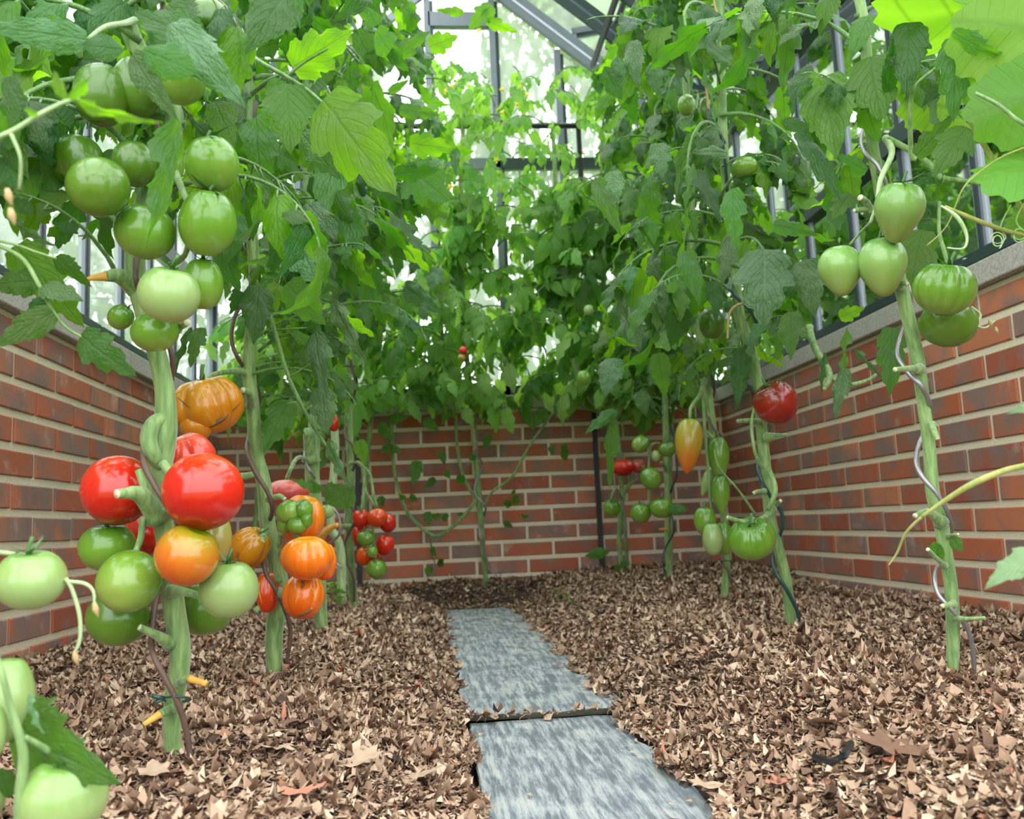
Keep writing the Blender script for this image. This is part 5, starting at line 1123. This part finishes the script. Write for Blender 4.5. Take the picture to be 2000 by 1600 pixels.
hv('L1', [
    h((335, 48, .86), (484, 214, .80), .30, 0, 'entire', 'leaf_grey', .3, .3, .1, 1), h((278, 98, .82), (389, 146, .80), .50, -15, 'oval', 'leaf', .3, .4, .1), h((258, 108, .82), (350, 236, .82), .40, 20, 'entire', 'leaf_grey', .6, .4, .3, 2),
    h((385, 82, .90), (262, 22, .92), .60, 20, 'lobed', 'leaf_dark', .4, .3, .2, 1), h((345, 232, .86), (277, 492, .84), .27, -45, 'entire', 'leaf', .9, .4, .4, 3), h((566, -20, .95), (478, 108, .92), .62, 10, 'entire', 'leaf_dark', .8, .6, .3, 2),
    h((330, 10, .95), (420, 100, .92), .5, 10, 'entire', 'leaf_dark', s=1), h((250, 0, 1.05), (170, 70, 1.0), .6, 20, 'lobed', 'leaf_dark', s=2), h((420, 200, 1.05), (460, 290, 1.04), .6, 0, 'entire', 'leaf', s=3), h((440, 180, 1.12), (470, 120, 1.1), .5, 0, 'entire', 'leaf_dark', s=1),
    h((392, 640, 1.10), (372, 720, 1.08), .45, 20, 'lobed', 'leaf', .4, .6, .1, 2), h((372, 640, 1.12), (345, 730, 1.1), .35, 60, 'entire', 'leaf_dark'), h((440, 190, 1.15), (440, 330, 1.13), .5, 10, 'entire', 'leaf_dark', s=2)])
hv('L2', [
    h((562, 165, 1.25), (568, 302, 1.2), .66, 5, 'entire', 'leaf_bright', .3, .3, .1, 1), h((632, 196, 1.22), (777, 385, 1.15), .58, 5, 'lobed', 'leaf_bright', .3, .3, .1, 2), h((572, 132, 1.28), (690, 58, 1.25), .68, 0, 'lobed', 'leaf_bright', .3, .3, .1, 3),
    h((590, 262, 1.3), (668, 352, 1.28), .50, 10, 'lobed', 'leaf_grey', .6, .5, .3, 1), h((500, 230, 1.3), (520, 405, 1.28), .50, 20, 'entire', 'leaf', .4, .4, .2, 2), h((468, 300, 1.3), (540, 400, 1.28), .45, -20, 'entire', 'leaf_dark', s=1),
    h((510, 372, 1.35), (610, 470, 1.30), .50, 20, 'lobed', 'leaf_grey', .7, .5, .3, 2), h((585, 475, 1.3), (622, 562, 1.28), .85, 0, 'lobed', 'leaf_grey', .5, .5, .2, 3), h((560, 555, 1.4), (637, 635, 1.38), .70, 10, 'lobed', 'leaf', .5, .6, .2, 1),
    h((505, 560, 1.45), (495, 675, 1.42), .55, 0, 'entire', 'leaf_dark', .5, .5, .2, 3), h((470, 420, 1.4), (440, 520, 1.38), .6, 10, 'entire', 'leaf', s=2), h((560, 440, 1.4), (530, 540, 1.4), .5, 10, 'entire', 'leaf_dark', s=2),
    h((430, 480, 1.4), (470, 570, 1.4), .7, 20, 'lobed', 'leaf_dark', s=1), h((600, 400, 1.35), (660, 470, 1.3), .5, -20, 'lobed', 'leaf_grey', .7, .6, .3, 1), h((650, 590, 1.5), (722, 715, 1.45), .25, 30, 'narrow', 'leaf_grey', .8, .4, .4),
    h((615, 650, 1.6), (640, 780, 1.55), .40, 20, 'lobed', 'leaf_grey', .8, .4, .3, 2), h((628, 760, 1.6), (640, 850, 1.58), .65, 10, 'lobed', 'leaf_grey', .6, .6, .2, 3), h((640, 860, 1.6), (690, 955, 1.55), .26, 40, 'narrow', 'leaf_grey', .7, .6, .3),
    h((563, 785, 1.66), (515, 885, 1.62), .60, 10, 'lobed', 'leaf', .3, .6, .1, 2), h((545, 735, 1.7), (500, 755, 1.68), .5, 0, 'entire', 'leaf_dark'), h((520, 705, 1.7), (525, 770, 1.7), .6, 30, 'oval', 'leaf'), h((610, 700, 1.65), (560, 705, 1.63), .4, 20, 'entire', 'leaf', s=2),
    h((600, 670, 1.6), (560, 640, 1.6), .5, 20, 'entire', 'leaf'), h((590, 640, 1.6), (640, 620, 1.6), .35, 20, 'lobed', 'leaf_dark'), h((690, 940, 1.75), (655, 1100, 1.75), .01, 0), h((640, 985, 1.9), (692, 950, 1.85), .75, 20, 'oval', 'leaf_grey', .3, .4, .1), h((625, 960, 1.8), (560, 935, 1.76), .30, 40, 'entire', 'leaf'),
    h((600, 945, 1.8), (636, 960, 1.78), .5, 10, 'entire', 'leaf'), h((560, 860, 1.9), (550, 810, 1.9), .5, 10, 'entire', 'leaf'), h((575, 820, 1.9), (555, 860, 1.9), .5, 0, 'entire', 'leaf_bright')])
PL['L2'].shoot('leaf_stalk', [(500, 520, 1.62, 8), (535, 640, 1.6, 8), (565, 740, 1.6, 8), (605, 820, 1.6, 7), (640, 875, 1.6, 5)], 'stem_dark')
PL['L2'].shoot('leaf_stalk', [(480, 90, 1.5, 8), (500, 115, 1.3, 8), (560, 150, 1.27, 8), (600, 175, 1.25, 7), (635, 205, 1.22, 5)], 'stem_dark')
PL['L2'].shoot('leaf_stalk', [(560, 150, 1.27, 6), (590, 125, 1.27, 5), (640, 95, 1.26, 4)], 'stem_dark')
for b, t in (((535, 645), (600, 640)), ((545, 690), (505, 702)), ((560, 740), (600, 715)), ((580, 785), (560, 790)), ((590, 800), (620, 775)), ((610, 835), (640, 845))):
    PL['L2'].shoot('leaflet_stalk', [(*b, 1.6, 5), (*t, 1.6, 3)], 'stem_dark', n=2, rings=5)
hv('L4', [h((790, 560, 2.4), (870, 615, 2.3), .35, 10, 'entire', 'leaf_grey', .5, .5, .3), h((710, 520, 2.4), (755, 640, 2.35), .5, 30, 'entire', 'leaf', s=1), h((800, 330, 2.2), (880, 395, 2.1), .8, 0, 'lobed', 'leaf', s=2), h((735, 60, 2.0), (800, 140, 2.0), .6, 30, 'lobed', 'leaf', s=2),
    h((838, 92, 2.0), (895, 70, 2.0), .8, 0, 'lobed', 'leaf_bright', s=1), h((760, 120, 2.0), (840, 60, 2.0), .4, 10, 'lobed', 'leaf', s=3), h((780, 215, 2.1), (860, 225, 2.1), .45, -10, 'lobed', 'leaf', s=1), h((760, 180, 2.0), (800, 155, 2.0), .4, 10, 'entire', 'leaf', s=1),
    h((800, 280, 2.1), (895, 290, 2.1), .6, 10, 'lobed', 'leaf_bright', s=2), h((888, 290, 2.1), (892, 345, 2.1), .45, 30, 'entire', 'leaf_grey'), h((770, 340, 2.1), (860, 330, 2.1), .5, 20, 'lobed', 'leaf_dark', s=1), h((840, 350, 2.2), (850, 430, 2.2), .6, 10, 'lobed', 'leaf', s=2),
    h((700, 860, 2.9), (715, 910, 2.88), .6, 10, 'entire', 'leaf_bright'), h((735, 50, 2.0), (700, -20, 2.0), .6, 0, 'lobed', 'leaf')])
hv('B1', [h((960, 10, 2.4), (915, 60, 2.4), .7, 20, 'lobed', 'leaf_bright', s=1), h((950, 40, 2.4), (1012, 62, 2.4), .45, 20, 'lobed', 'leaf_bright', s=2), h((905, 25, 2.4), (850, 20, 2.4), .4, 20, 'lobed', 'leaf_bright', s=2), h((940, 28, 2.4), (955, 15, 2.4), .6, 0, 'oval', 'leaf_bright')] +
   [h((x, y, 3.8), (x+dx, y+dy, 3.76), .6, RND.uniform(-30, 30), k, 'leaf', s=i) for i, (x, y, dx, dy, k) in enumerate(((768, 870, -25, 12, 'oval'), (768, 870, 10, 18, 'oval'), (835, 1000, 2, 30, 'entire'), (790, 975, -12, -10, 'entire'), (800, 970, 18, 8, 'entire'), (742, 970, 8, 22, 'entire'), (815, 900, -8, 50, 'lobed'), (860, 880, 8, 30, 'entire'), (870, 920, 10, 16, 'entire'), (850, 935, -22, 18, 'lobed'),
     (905, 945, -12, -18, 'oval'), (930, 890, -14, 8, 'oval'), (955, 850, -8, 30, 'entire'), (1080, 870, -5, 18, 'oval'), (1095, 870, 14, 6, 'oval'), (1100, 875, 6, 26, 'oval'), (1000, 985, -18, -2, 'oval'), (1003, 985, 10, -18, 'oval'), (1005, 965, -6, -6, 'oval'), (1020, 1010, 14, -4, 'entire'), (985, 1020, 18, 12, 'lobed'), (850, 1015, 6, -14, 'oval'), (862, 1012, 16, -4, 'oval'),
     (842, 1070, 12, 18, 'entire'), (842, 1105, -10, 20, 'oval'), (855, 1105, 12, -12, 'oval'), (900, 1000, -3, 10, 'oval'), (1065, 800, -28, 40, 'entire'), (950, 820, 30, 8, 'entire'), (960, 800, -20, 20, 'entire'), (880, 800, -18, 28, 'entire'), (830, 820, 28, 22, 'entire'), (740, 830, 30, 30, 'entire'), (760, 820, 40, -6, 'entire')))])
PL['B1'].shoot('leaf_stalk', [(842, 1045, 3.8, 3), (843, 1080, 3.8, 3), (850, 1100, 3.8, 2)], 'stem_dark')
hv('R1', [
    h((1700, 112, 1.28), (1722, 238, 1.25), .85, 0, 'lobed', 'leaf', .5, .5, .2, 1), h((1608, 150, 1.3), (1635, 312, 1.28), .66, 5, 'entire', 'leaf', .4, .5, .2, 2), h((1735, 180, 1.25), (1745, 70, 1.2), .3, 0, 'entire', 'leaf_dark'), h((1775, 45, 1.22), (1772, 192, 1.2), .52, 10, 'entire', 'leaf_dark', .5, .5, .2, 3),
    h((1690, 200, 1.3), (1718, 280, 1.3), .7, 20, 'entire', 'leaf', s=1), h((1868, 70, 1.15), (1862, 240, 1.15), .48, 0, 'lobed', 'leaf', .5, .5, .1, 2), h((1862, 62, 1.1), (1980, 116, 1.08), .35, 30, 'entire', 'leaf', .6, .8, .3, 1), h((1888, 250, 1.15), (1825, 345, 1.12), .62, 10, 'lobed', 'leaf', .5, .6, .2, 1),
    h((1790, 305, 1.2), (1862, 222, 1.18), .50, 20, 'lobed', 'leaf', .4, .3, .1, 2), h((1840, 165, 1.2), (1800, 210, 1.2), .5, 20, 'entire', 'leaf_dark'), h((1700, 30, 1.3), (1660, 120, 1.28), .5, 20, 'entire', 'leaf', s=2), h((1742, 640, 1.4), (1738, 775, 1.38), .46, 0, 'lobed', 'leaf', .4, .4, .1, 3), h((1800, 450, 1.42), (1772, 590, 1.40), .60, 5, 'lobed', 'leaf', .3, .3, .1, 1),
    h((1692, 335, 1.3), (1630, 300, 1.28), .4, 20, 'entire', 'leaf', s=1), h((1560, 255, 1.35), (1645, 400, 1.32), .26, -20, 'lobed', 'leaf_grey', .6, .4, .3, 2), h((1660, 380, 1.35), (1625, 430, 1.33), .7, 20, 'lobed', 'leaf', s=1), h((1530, 240, 1.4), (1590, 250, 1.38), .5, 10, 'entire', 'leaf_grey', s=1), h((1585, 128, 1.3), (1547, 196, 1.3), .52, 0, 'oval', 'leaf_grey', .3, .3, .1),
    h((1545, 35, 1.4), (1528, 182, 1.38), .36, 10, 'lobed', 'leaf', .5, .3, .2, 2), h((1478, 74, 1.5), (1468, 122, 1.5), .66, 0, 'oval', 'leaf_grey', .3, .3), h((1625, -10, 1.35), (1600, 70, 1.35), .6, 20, 'entire', 'leaf', s=2), h((1500, -10, 1.5), (1490, 60, 1.5), .8, 10, 'lobed', 'leaf_bright', s=2),
    h((1650, 720, 1.6), (1632, 823, 1.58), .36, 25, 'entire', 'leaf_grey', .8, .4, .4, 1), h((1668, 680, 1.6), (1730, 742, 1.58), .16, 40, 'narrow', 'leaf_grey', 1, .3, .5), h((1655, 640, 1.62), (1650, 760, 1.6), .22, 60, 'narrow', 'leaf', .8, .3, .4), h((1612, 690, 1.7), (1606, 770, 1.68), .2, 40, 'narrow', 'leaf_dark'),
    h((1640, 620, 1.65), (1690, 600, 1.62), .7, 0, 'lobed', 'leaf_bright', s=1), h((1858, 1048, 1.28), (1880, 1078, 1.26), .62, 10, 'oval', 'leaf', .3, .5), h((1845, 1080, 1.3), (1815, 1068, 1.28), .6, 30, 'oval', 'leaf_bright', .5, .5), h((1820, 1060, 1.3), (1830, 1095, 1.28), .6, 30, 'oval', 'leaf', .5, .5), h((1545, 610, 1.7), (1545, 705, 1.66), .5, 10, 'entire', 'leaf', .5, .5, .2, 1)])
PL['R1'].shoot('leaf_stalk', [(1850, 90, 1.15, 5), (1830, 130, 1.18, 6), (1790, 165, 1.2, 6), (1778, 210, 1.22, 8), (1780, 300, 1.25, 10), (1790, 310, 1.25, 9)], 'stem')
hv('R2', [
    h((1492, 488, 1.6), (1492, 642, 1.56), .78, 0, 'lobed', 'leaf_grey', .5, .4, .2, 1), h((1572, 508, 1.6), (1592, 622, 1.58), .60, 0, 'entire', 'leaf_grey', .5, .4, .2, 2), h((1430, 370, 1.65), (1442, 498, 1.62), .42, 20, 'lobed', 'leaf', .5, .4, .2, 2), h((1420, 300, 1.7), (1350, 300, 1.68), .4, 30, 'entire', 'leaf_grey', .8, .9, .3, 1),
    h((1355, 320, 1.7), (1340, 430, 1.68), .2, 50, 'narrow', 'leaf', .8, .4, .4), h((1510, 440, 1.6), (1600, 460, 1.6), .4, -20, 'entire', 'leaf', .6, .6, .3, 1), h((1430, 460, 1.7), (1410, 560, 1.68), .45, 20, 'lobed', 'leaf_grey', .5, .5, .2, 3), h((1340, 490, 1.7), (1365, 600, 1.68), .42, -20, 'entire', 'leaf', .8, .5, .3, 2),
    h((1195, 335, 1.75), (1205, 410, 1.73), .6, 10, 'entire', 'leaf_grey', .5, .4, .2, 1), h((1165, 350, 1.75), (1215, 465, 1.73), .34, 0, 'entire', 'leaf', .5, .4, .3, 2), h((1285, 280, 1.75), (1295, 350, 1.73), .68, 0, 'lobed', 'leaf_grey', .6, .4, .2, 3), h((1235, 80, 1.8), (1248, 175, 1.78), .42, 10, 'entire', 'leaf_grey', .5, .4, .2, 1),
    h((1205, 110, 1.8), (1212, 160, 1.8), .62, 0, 'oval', 'leaf_grey', .4, .4), h((1180, 130, 1.8), (1215, 195, 1.8), .55, 20, 'oval', 'leaf_dark', .4, .4), h((1275, 125, 1.8), (1285, 190, 1.8), .6, 0, 'entire', 'leaf_grey'), h((1450, 680, 1.95), (1440, 802, 1.92), .35, 10, 'entire', 'leaf_dark', .6, .4), h((1230, 600, 2.1), (1250, 690, 2.0), .6, 20, 'lobed', 'leaf_grey', .8, .5, .3, 1),
    h((1200, 700, 2.3), (1180, 780, 2.25), .6, 10, 'entire', 'leaf_grey', .6, .5, .2, 2), h((1285, 690, 2.2), (1300, 780, 2.2), .5, 0, 'entire', 'leaf', s=1), h((1330, 600, 2.0), (1310, 680, 2.0), .7, 0, 'entire', 'leaf_dark', s=2), h((1200, 800, 2.9), (1142, 850, 2.85), .4, 30, 'entire', 'leaf', .8, .3, .3), h((1195, 830, 2.9), (1192, 955, 2.9), .24, 20, 'lobed', 'leaf', .4, .3, .1, 2)])
hv('R5', [h((1190, 1078, 3.6), (1142, 1086, 3.6), .45, -20, 'oval', 'leaf'), h((1210, 1105, 3.6), (1230, 1100, 3.58), .7, -20, 'oval', 'leaf'), h((1212, 1108, 3.6), (1198, 1112, 3.58), .7, -20, 'oval', 'leaf', s=1)])
hv('R4', [h((1305, 990, 3.2), (1343, 998, 3.15), .55, -30, 'oval', 'leaf'), h((1250, 765, 3.0), (1262, 812, 3.0), .75, 10, 'entire', 'leaf_grey')])
# cucumber leaves: broad, angular, five-lobed blades
def palm_mesh(seed):
    r = random.Random(seed); v = [(0, 0, 0)]; uv = [(.5, 0)]; f = []; K = 60; RG = 7
    for k in range(1, RG+1):
        for i in range(K+1):
            a = -2.75+5.5*i/K; lob = .62+.38*abs(math.cos(a*1.25))**1.2; lob *= 1+.05*math.sin(a*17+r.random()*.6); rr = lob*k/RG*(1-.12*abs(a)/2.75)
            x = math.sin(a)*rr; y = math.cos(a)*rr; z = -.22*(x*x+y*y)+.05*math.cos(a*5)*rr+.03*noise.noise(Vector((x*4, y*4, seed)))
            v.append((x, y, z)); uv.append((.5+x*.5, max(0, y)*.9))
    for i in range(K): f.append((0, 2+i, 1+i))
    for k in range(RG-1):
        for i in range(K): b = 1+k*(K+1)+i; f.append((b, b+1, b+K+2, b+K+1))
    me = mesh_obj(None, v, f, M['leaf_cuc'], uvs=uv); me.name = 'palmate_blade'; return me
PM = [palm_mesh(i) for i in range(3)]
def palm(b, t, roll, i):
    pl = PL['CU']; mt = align(P(*b), P(*t), roll, 1.0); link('leaf', PM[i], pl.root, pl.inv @ mt)
for a in (((2030, 60, 1.05), (1850, 30, 1.12), 20, 0), ((2010, 100, 1.15), (1900, 0, 1.2), -25, 1), ((2060, 175, 1.0), (1892, 222, 1.02), 20, 2), ((1990, 130, 1.25), (1880, 160, 1.3), 0, 0), ((1960, -40, 1.2), (1850, 50, 1.25), 30, 1),
          ((2050, 330, 1.0), (1908, 332, 1.0), 62, 1), ((2040, 250, 1.1), (1985, 280, 1.1), 10, 2), ((1850, 210, 1.45), (1760, 190, 1.45), 20, 0), ((1900, 20, 1.2), (1960, 120, 1.3), 10, 2), ((2040, 430, 1.05), (1970, 440, 1.05), 40, 1)): palm(*a)
o = PL['CU']; o.hero((2040, 1075, .68), (1922, 1153, .66), .42, 30, 'entire', 'leaf_pale', .3, .5, .1); o.hero((2040, 790, .72), (1964, 810, .72), .3, 30, 'entire', 'leaf_pale', .3, .5, .1)
# small flowers at the stalk tips
def flower(px, py, d, label, s=.008):
    r = thing('tomato_flower', label, 'flower', P(px, py, d), 'small yellow flowers'); r.rotation_euler = (1.4, .3, px*.1)
    V = []; F = []
    for i in range(5):
        a = TAU*i/5; b = len(V); c, q = math.cos(a), math.sin(a); c2, q2 = -q, c
        V += [(0, 0, 0), (c*s*.5+c2*s*.25, q*s*.5+q2*s*.25, s*.15), (c*s, q*s, -s*.2), (c*s*.5-c2*s*.25, q*s*.5-q2*s*.25, s*.15)]; F.append((b, b+1, b+2, b+3))
    mesh_obj('petals', V, F, M['petal'], r, smooth=False); m = MB(); m.tube([(0, 0, -s*.3), (0, 0, s*.8)], [s*.22, s*.08], 6); m.build('anther_cone', M['petal'], r)
for i, (x, y) in enumerate(((865, 115), (870, 178), (885, 168), (980, 175), (1018, 170), (1030, 185), (1140, 300), (980, 220), (795, 128), (752, 28), (1010, 205), (935, 60), (880, 365), (970, 312))):
    flower(x, y, 3.55+.02*(i % 5), 'small yellow tomato flower high on the thin far shoots', .016)

# ------------------------------------------------------------------ foliage that fills the rows
def mk_test(allow, deny):
    def t(p):
        x, y, z = project(p)
        if p.x > XR-.01 or p.x < XL+.01 or p.y > YB-.03 or z < .5: return False
        if -60 < x < 2060 and -80 < y < 1650:
            if not any(inpoly(x, y, a) for a in allow): return False
            for q, dm in deny:
                if z < dm and inpoly(x, y, q): return False
        elif y < -150 or x < -350 or x > 2350: return False
        return True
    return t
CLR = [([(60, 220), (150, 100), (330, 90), (480, 230), (480, 500), (440, 620), (350, 700), (240, 690), (190, 600), (150, 460)], 1.12),
       ([(500, 90), (800, 40), (800, 400), (640, 420), (560, 320), (500, 320)], 1.34),
       ([(1590, 360), (1920, 360), (1920, 700), (1590, 620)], 1.5),
       ([(1130, 800), (1600, 800), (1600, 1150), (1130, 1150)], 9)]
GAPS = [([(1540, 60), (1640, 40), (1650, 110), (1560, 130)], 9), ([(1480, 120), (1540, 130), (1530, 180), (1490, 175)], 9), ([(1700, 60), (1760, 20), (1760, 100), (1710, 110)], 9), ([(1720, 0), (1740, -60), (1790, -60), (1790, 40)], 9)]
LOW = [([(0, 700), (2000, 700), (2000, 1600), (0, 1600)], 1.2)]
AL = [(-100, -100), (870, -100), (895, 60), (860, 230), (895, 330), (880, 400), (860, 480), (900, 590), (860, 640), (780, 660), (700, 710), (660, 880), (620, 800), (560, 690), (470, 690), (430, 620), (400, 480), (300, 420), (180, 430), (110, 520), (60, 420), (-100, 400)]
AR = [(1260, -100), (1880, -100), (1930, 200), (1880, 330), (1780, 360), (1700, 400), (1640, 440), (1630, 600), (1600, 640), (1560, 720), (1480, 710), (1420, 740), (1330, 790), (1230, 820), (1180, 780), (1130, 760), (1140, 600), (1140, 380), (1170, 300), (1140, 190), (1200, 60)]
ABK = [(640, 560), (760, 600), (840, 470), (870, 360), (1000, 400), (1130, 340), (1400, 420), (1420, 700), (1300, 820), (1180, 790), (1100, 775), (980, 795), (860, 785), (700, 790), (660, 980), (600, 880), (480, 880), (430, 780), (360, 780), (360, 600)]
ATHIN = [(830, 110), (1000, 150), (1180, 120), (1230, 300), (1150, 420), (860, 420), (840, 250)]
def fill(key, z0, z1, dz, L, allow, deny, mats, per=1, inward=None, seed=0, far=None, spread=.02):
    pl = PL[key]; r = random.Random(seed); test = mk_test(allow, deny); z = z0; az = r.uniform(0, TAU); n = 0
    while z < z1:
        p, rad = pl.at_z(z)
        if z > pl.pts[-1].z: p = p+Vector((0, 0, z-pl.pts[-1].z))
        for k in range(per):
            az += 2.4+r.uniform(-.4, .4); l = L*r.uniform(.7, 1.2); ok = 0
            for tr in range(7):
                q = p+Vector((r.uniform(-spread, spread), r.uniform(-spread, spread), 0))
                if far: ok = pl.far_leaf(q, az, l, r.choice(far), r.uniform(-.3, .6), test)
                else: ok = pl.leaf(q, az, l, r.choice(CL), r.uniform(-.25, .5), r.uniform(-.4, .4), test, mats)
                if ok: break
                az += r.uniform(.5, 1.4); l *= .9
            n += bool(ok)
        z += dz
    return n
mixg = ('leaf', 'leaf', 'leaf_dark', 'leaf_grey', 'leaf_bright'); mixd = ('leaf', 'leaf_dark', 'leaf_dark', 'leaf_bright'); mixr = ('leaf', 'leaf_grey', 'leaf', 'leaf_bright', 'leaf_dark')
cnt = {}
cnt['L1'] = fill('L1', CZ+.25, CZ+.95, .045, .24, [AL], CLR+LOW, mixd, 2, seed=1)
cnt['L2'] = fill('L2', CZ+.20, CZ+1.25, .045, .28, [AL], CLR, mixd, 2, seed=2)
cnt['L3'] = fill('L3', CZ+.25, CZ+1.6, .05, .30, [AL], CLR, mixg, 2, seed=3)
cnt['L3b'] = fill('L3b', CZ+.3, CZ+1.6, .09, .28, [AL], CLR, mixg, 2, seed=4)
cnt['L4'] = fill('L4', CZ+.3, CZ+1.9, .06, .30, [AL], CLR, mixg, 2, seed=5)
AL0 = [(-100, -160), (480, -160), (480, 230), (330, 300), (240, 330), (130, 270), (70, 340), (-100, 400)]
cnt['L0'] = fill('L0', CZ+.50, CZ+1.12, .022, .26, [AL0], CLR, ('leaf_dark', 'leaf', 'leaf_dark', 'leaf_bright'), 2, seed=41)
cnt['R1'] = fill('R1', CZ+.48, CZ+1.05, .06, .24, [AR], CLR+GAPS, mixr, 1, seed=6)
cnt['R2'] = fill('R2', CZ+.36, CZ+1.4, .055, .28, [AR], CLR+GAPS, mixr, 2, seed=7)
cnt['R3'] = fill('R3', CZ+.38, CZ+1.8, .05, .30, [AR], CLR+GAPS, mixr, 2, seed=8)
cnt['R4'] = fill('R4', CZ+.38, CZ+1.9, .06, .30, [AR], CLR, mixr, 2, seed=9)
cnt['R5'] = fill('R5', CZ+.42, CZ+1.6, .04, .26, [AR, ABK], CLR, mixr, 2, seed=10, far=FARD+FARL)
NB = [([(0, 0), (2000, 0), (2000, 1600), (0, 1600)], 2.9)]
for i, k in enumerate(('B1', 'B2', 'B3', 'B4', 'B5')):
    cnt[k] = fill(k, CZ+.42, CZ+1.55, .038, .24, [ABK], CLR+NB, None, 4, seed=20+i, far=FARL+FARD[:1], spread=.16)
    fill(k, CZ+1.2, CZ+2.25, .045, .20, [ATHIN], CLR+NB, None, 2, seed=30+i, far=FARL[:3], spread=.2)
print('FILL', cnt, len(bpy.data.objects))

# seedlings pushing through the mulch, dried blossoms
def seedling(px, py, d, h_, n, label):
    b = P(px, py, d); b.z = max(ground_z(b.x, b.y), 0)+.002; t = thing('seedling', label, 'weed', b, 'green seedlings in the mulch'); m = MB(); m.tube([(0, 0, -.01), (.002, 0, h_*.5), (0, .002, h_)], .0012, 6); m.build('stem', M['stem_dark'], t)
    for i in range(n):
        a = TAU*i/n+.4; z = h_*(.5+.5*(i % 3)/2); tip = Vector((math.cos(a), math.sin(a), .35))*h_*.55; B_0 = Vector((0, 0, z)); Y = tip.normalized(); Z = (Vector((0, 0, 1))-Y*Y.z).normalized(); X = Y.cross(Z); k = tip.length
        link('leaf', LM['leaf_bright'][11+i % 2] if n < 6 else LM['leaf_bright'][i % 5], t, Matrix(((X.x*k, Y.x*k, Z.x*k, 0), (X.y*k, Y.y*k, Z.y*k, 0), (X.z*k, Y.z*k, Z.z*k, z), (0, 0, 0, 1))))
seedling(1092, 1206, 3.2, .045, 3, 'small round leaved seedling right of the far end of the long slab')
seedling(1112, 1218, 3.0, .035, 4, 'tiny bright seedling just below the round leaved one')
seedling(655, 1160, 2.7, .09, 8, 'feathery green sprout at the foot of the pale stem')
seedling(636, 1215, 2.35, .035, 5, 'small sprout under the cracked orange tomato')
for i, (x, y, d) in enumerate(((14, 372, .58), (20, 410, .58), (1932, 626, 1.24), (1944, 640, 1.24), (184, 1180, .70), (145, 1275, .70))):
    m = MB(); p0 = P(x, y, d); m.tube([p0+Vector((0, 0, .001)), p0+Vector((.001, 0, -.004)), p0+Vector((.003, 0, -.010))], [.0015, .0026, .0006], 8); o = m.build('withered_flower', M['twine'])
    tag(o, ('withered brownish blossom, upper of two at the left edge', 'withered brownish blossom, lower of two at the upper left edge', 'dried flower beside the darker ribbed green tomato', 'second dried flower hanging off the same curled stalk by the right wall', 'dried blossom between the blurred pale tomato and the green pair', 'dried blossom at the end of the blurred dangling stalk')[i], 'flower', 'withered tomato flowers')
# ------------------------------------------------------------------ outside
lawn = mesh_obj('ground_outside', [(-40, -20, -.35), (40, -20, -.35), (40, 60, -.35), (-40, 60, -.35)], [(0, 1, 2, 3)], M['lawn']); tag(lawn, 'lawn around the greenhouse', kind='structure')
def crown_mesh(seed, n, sz):
    r = np.random.RandomState(seed); V = []; F = []
    d = r.normal(size=(n, 3)); d /= np.linalg.norm(d, axis=1)[:, None]; rad = r.uniform(.55, 1, n)**.6
    for i in range(n):
        k = d[i]*rad[i]*(1+.22*math.sin(d[i][0]*5+seed)*math.cos(d[i][2]*4)); a = r.normal(size=3); a /= np.linalg.norm(a); b = np.cross(a, r.normal(size=3)); b /= np.linalg.norm(b); s = sz*r.uniform(.6, 1.3); q = len(V)
        V += [tuple(k-a*s), tuple(k+b*s*.45), tuple(k+a*s), tuple(k-b*s*.45)]; F.append((q, q+1, q+2, q+3))
    me = mesh_obj(None, V, F, M['tree'], uvs=[(.5, 0), (1, .5), (.5, 1), (0, .5)]*n, smooth=False); me.name = 'foliage'; return me
CR = [crown_mesh(i, 5200, .05) for i in range(3)]
def tree(x, y, h, r, label, i, group='trees and shrubs outside the glass'):
    t = thing('garden_tree', label, 'tree', (x, y, -.35), group); m = MB()
    m.tube([(0, 0, 0), (.05*r, 0, h*.45), (0, .05*r, h*.8)], [.09*r, .07*r, .03*r], 8); m.build('trunk', M['bark'], t)
    c = link('foliage', CR[i % 3], t, Matrix.Translation((0, 0, h*.62)) @ Matrix.Diagonal((r, r, h*.5, 1))); c['kind'] = 'stuff'
for a in ((-3.4, 4.6, 3.4, 1.2, 'bushy shrub outside the left glazing near the camera', 0), (-5.5, 8.4, 5.0, 1.9, 'tree outside the left glazing beyond the shrub', 1), (-1.9, 9.6, 6.2, 1.9, 'tall loose tree behind the far gable on the left', 2), (2.2, 13.4, 8.2, 1.9, 'tall loose tree behind the middle of the far gable', 0),
          (4.6, 9.2, 6.4, 1.7, 'tall loose tree behind the far gable on the right', 1), (5.6, 5.6, 3.6, 1.4, 'bushy tree outside the right glazing in the distance', 2), (4.0, 2.9, 3.0, 1.2, 'shrub close outside the right glazing', 0), (-3.2, 1.9, 3.2, 1.2, 'shrub outside the left glazing beside the nearest plants', 1), (10, 12.5, 8.5, 2.6, 'tall tree far off on the right', 0), (-8, 14, 9.0, 3.0, 'tall tree far off on the left', 2)):
    tree(*a)
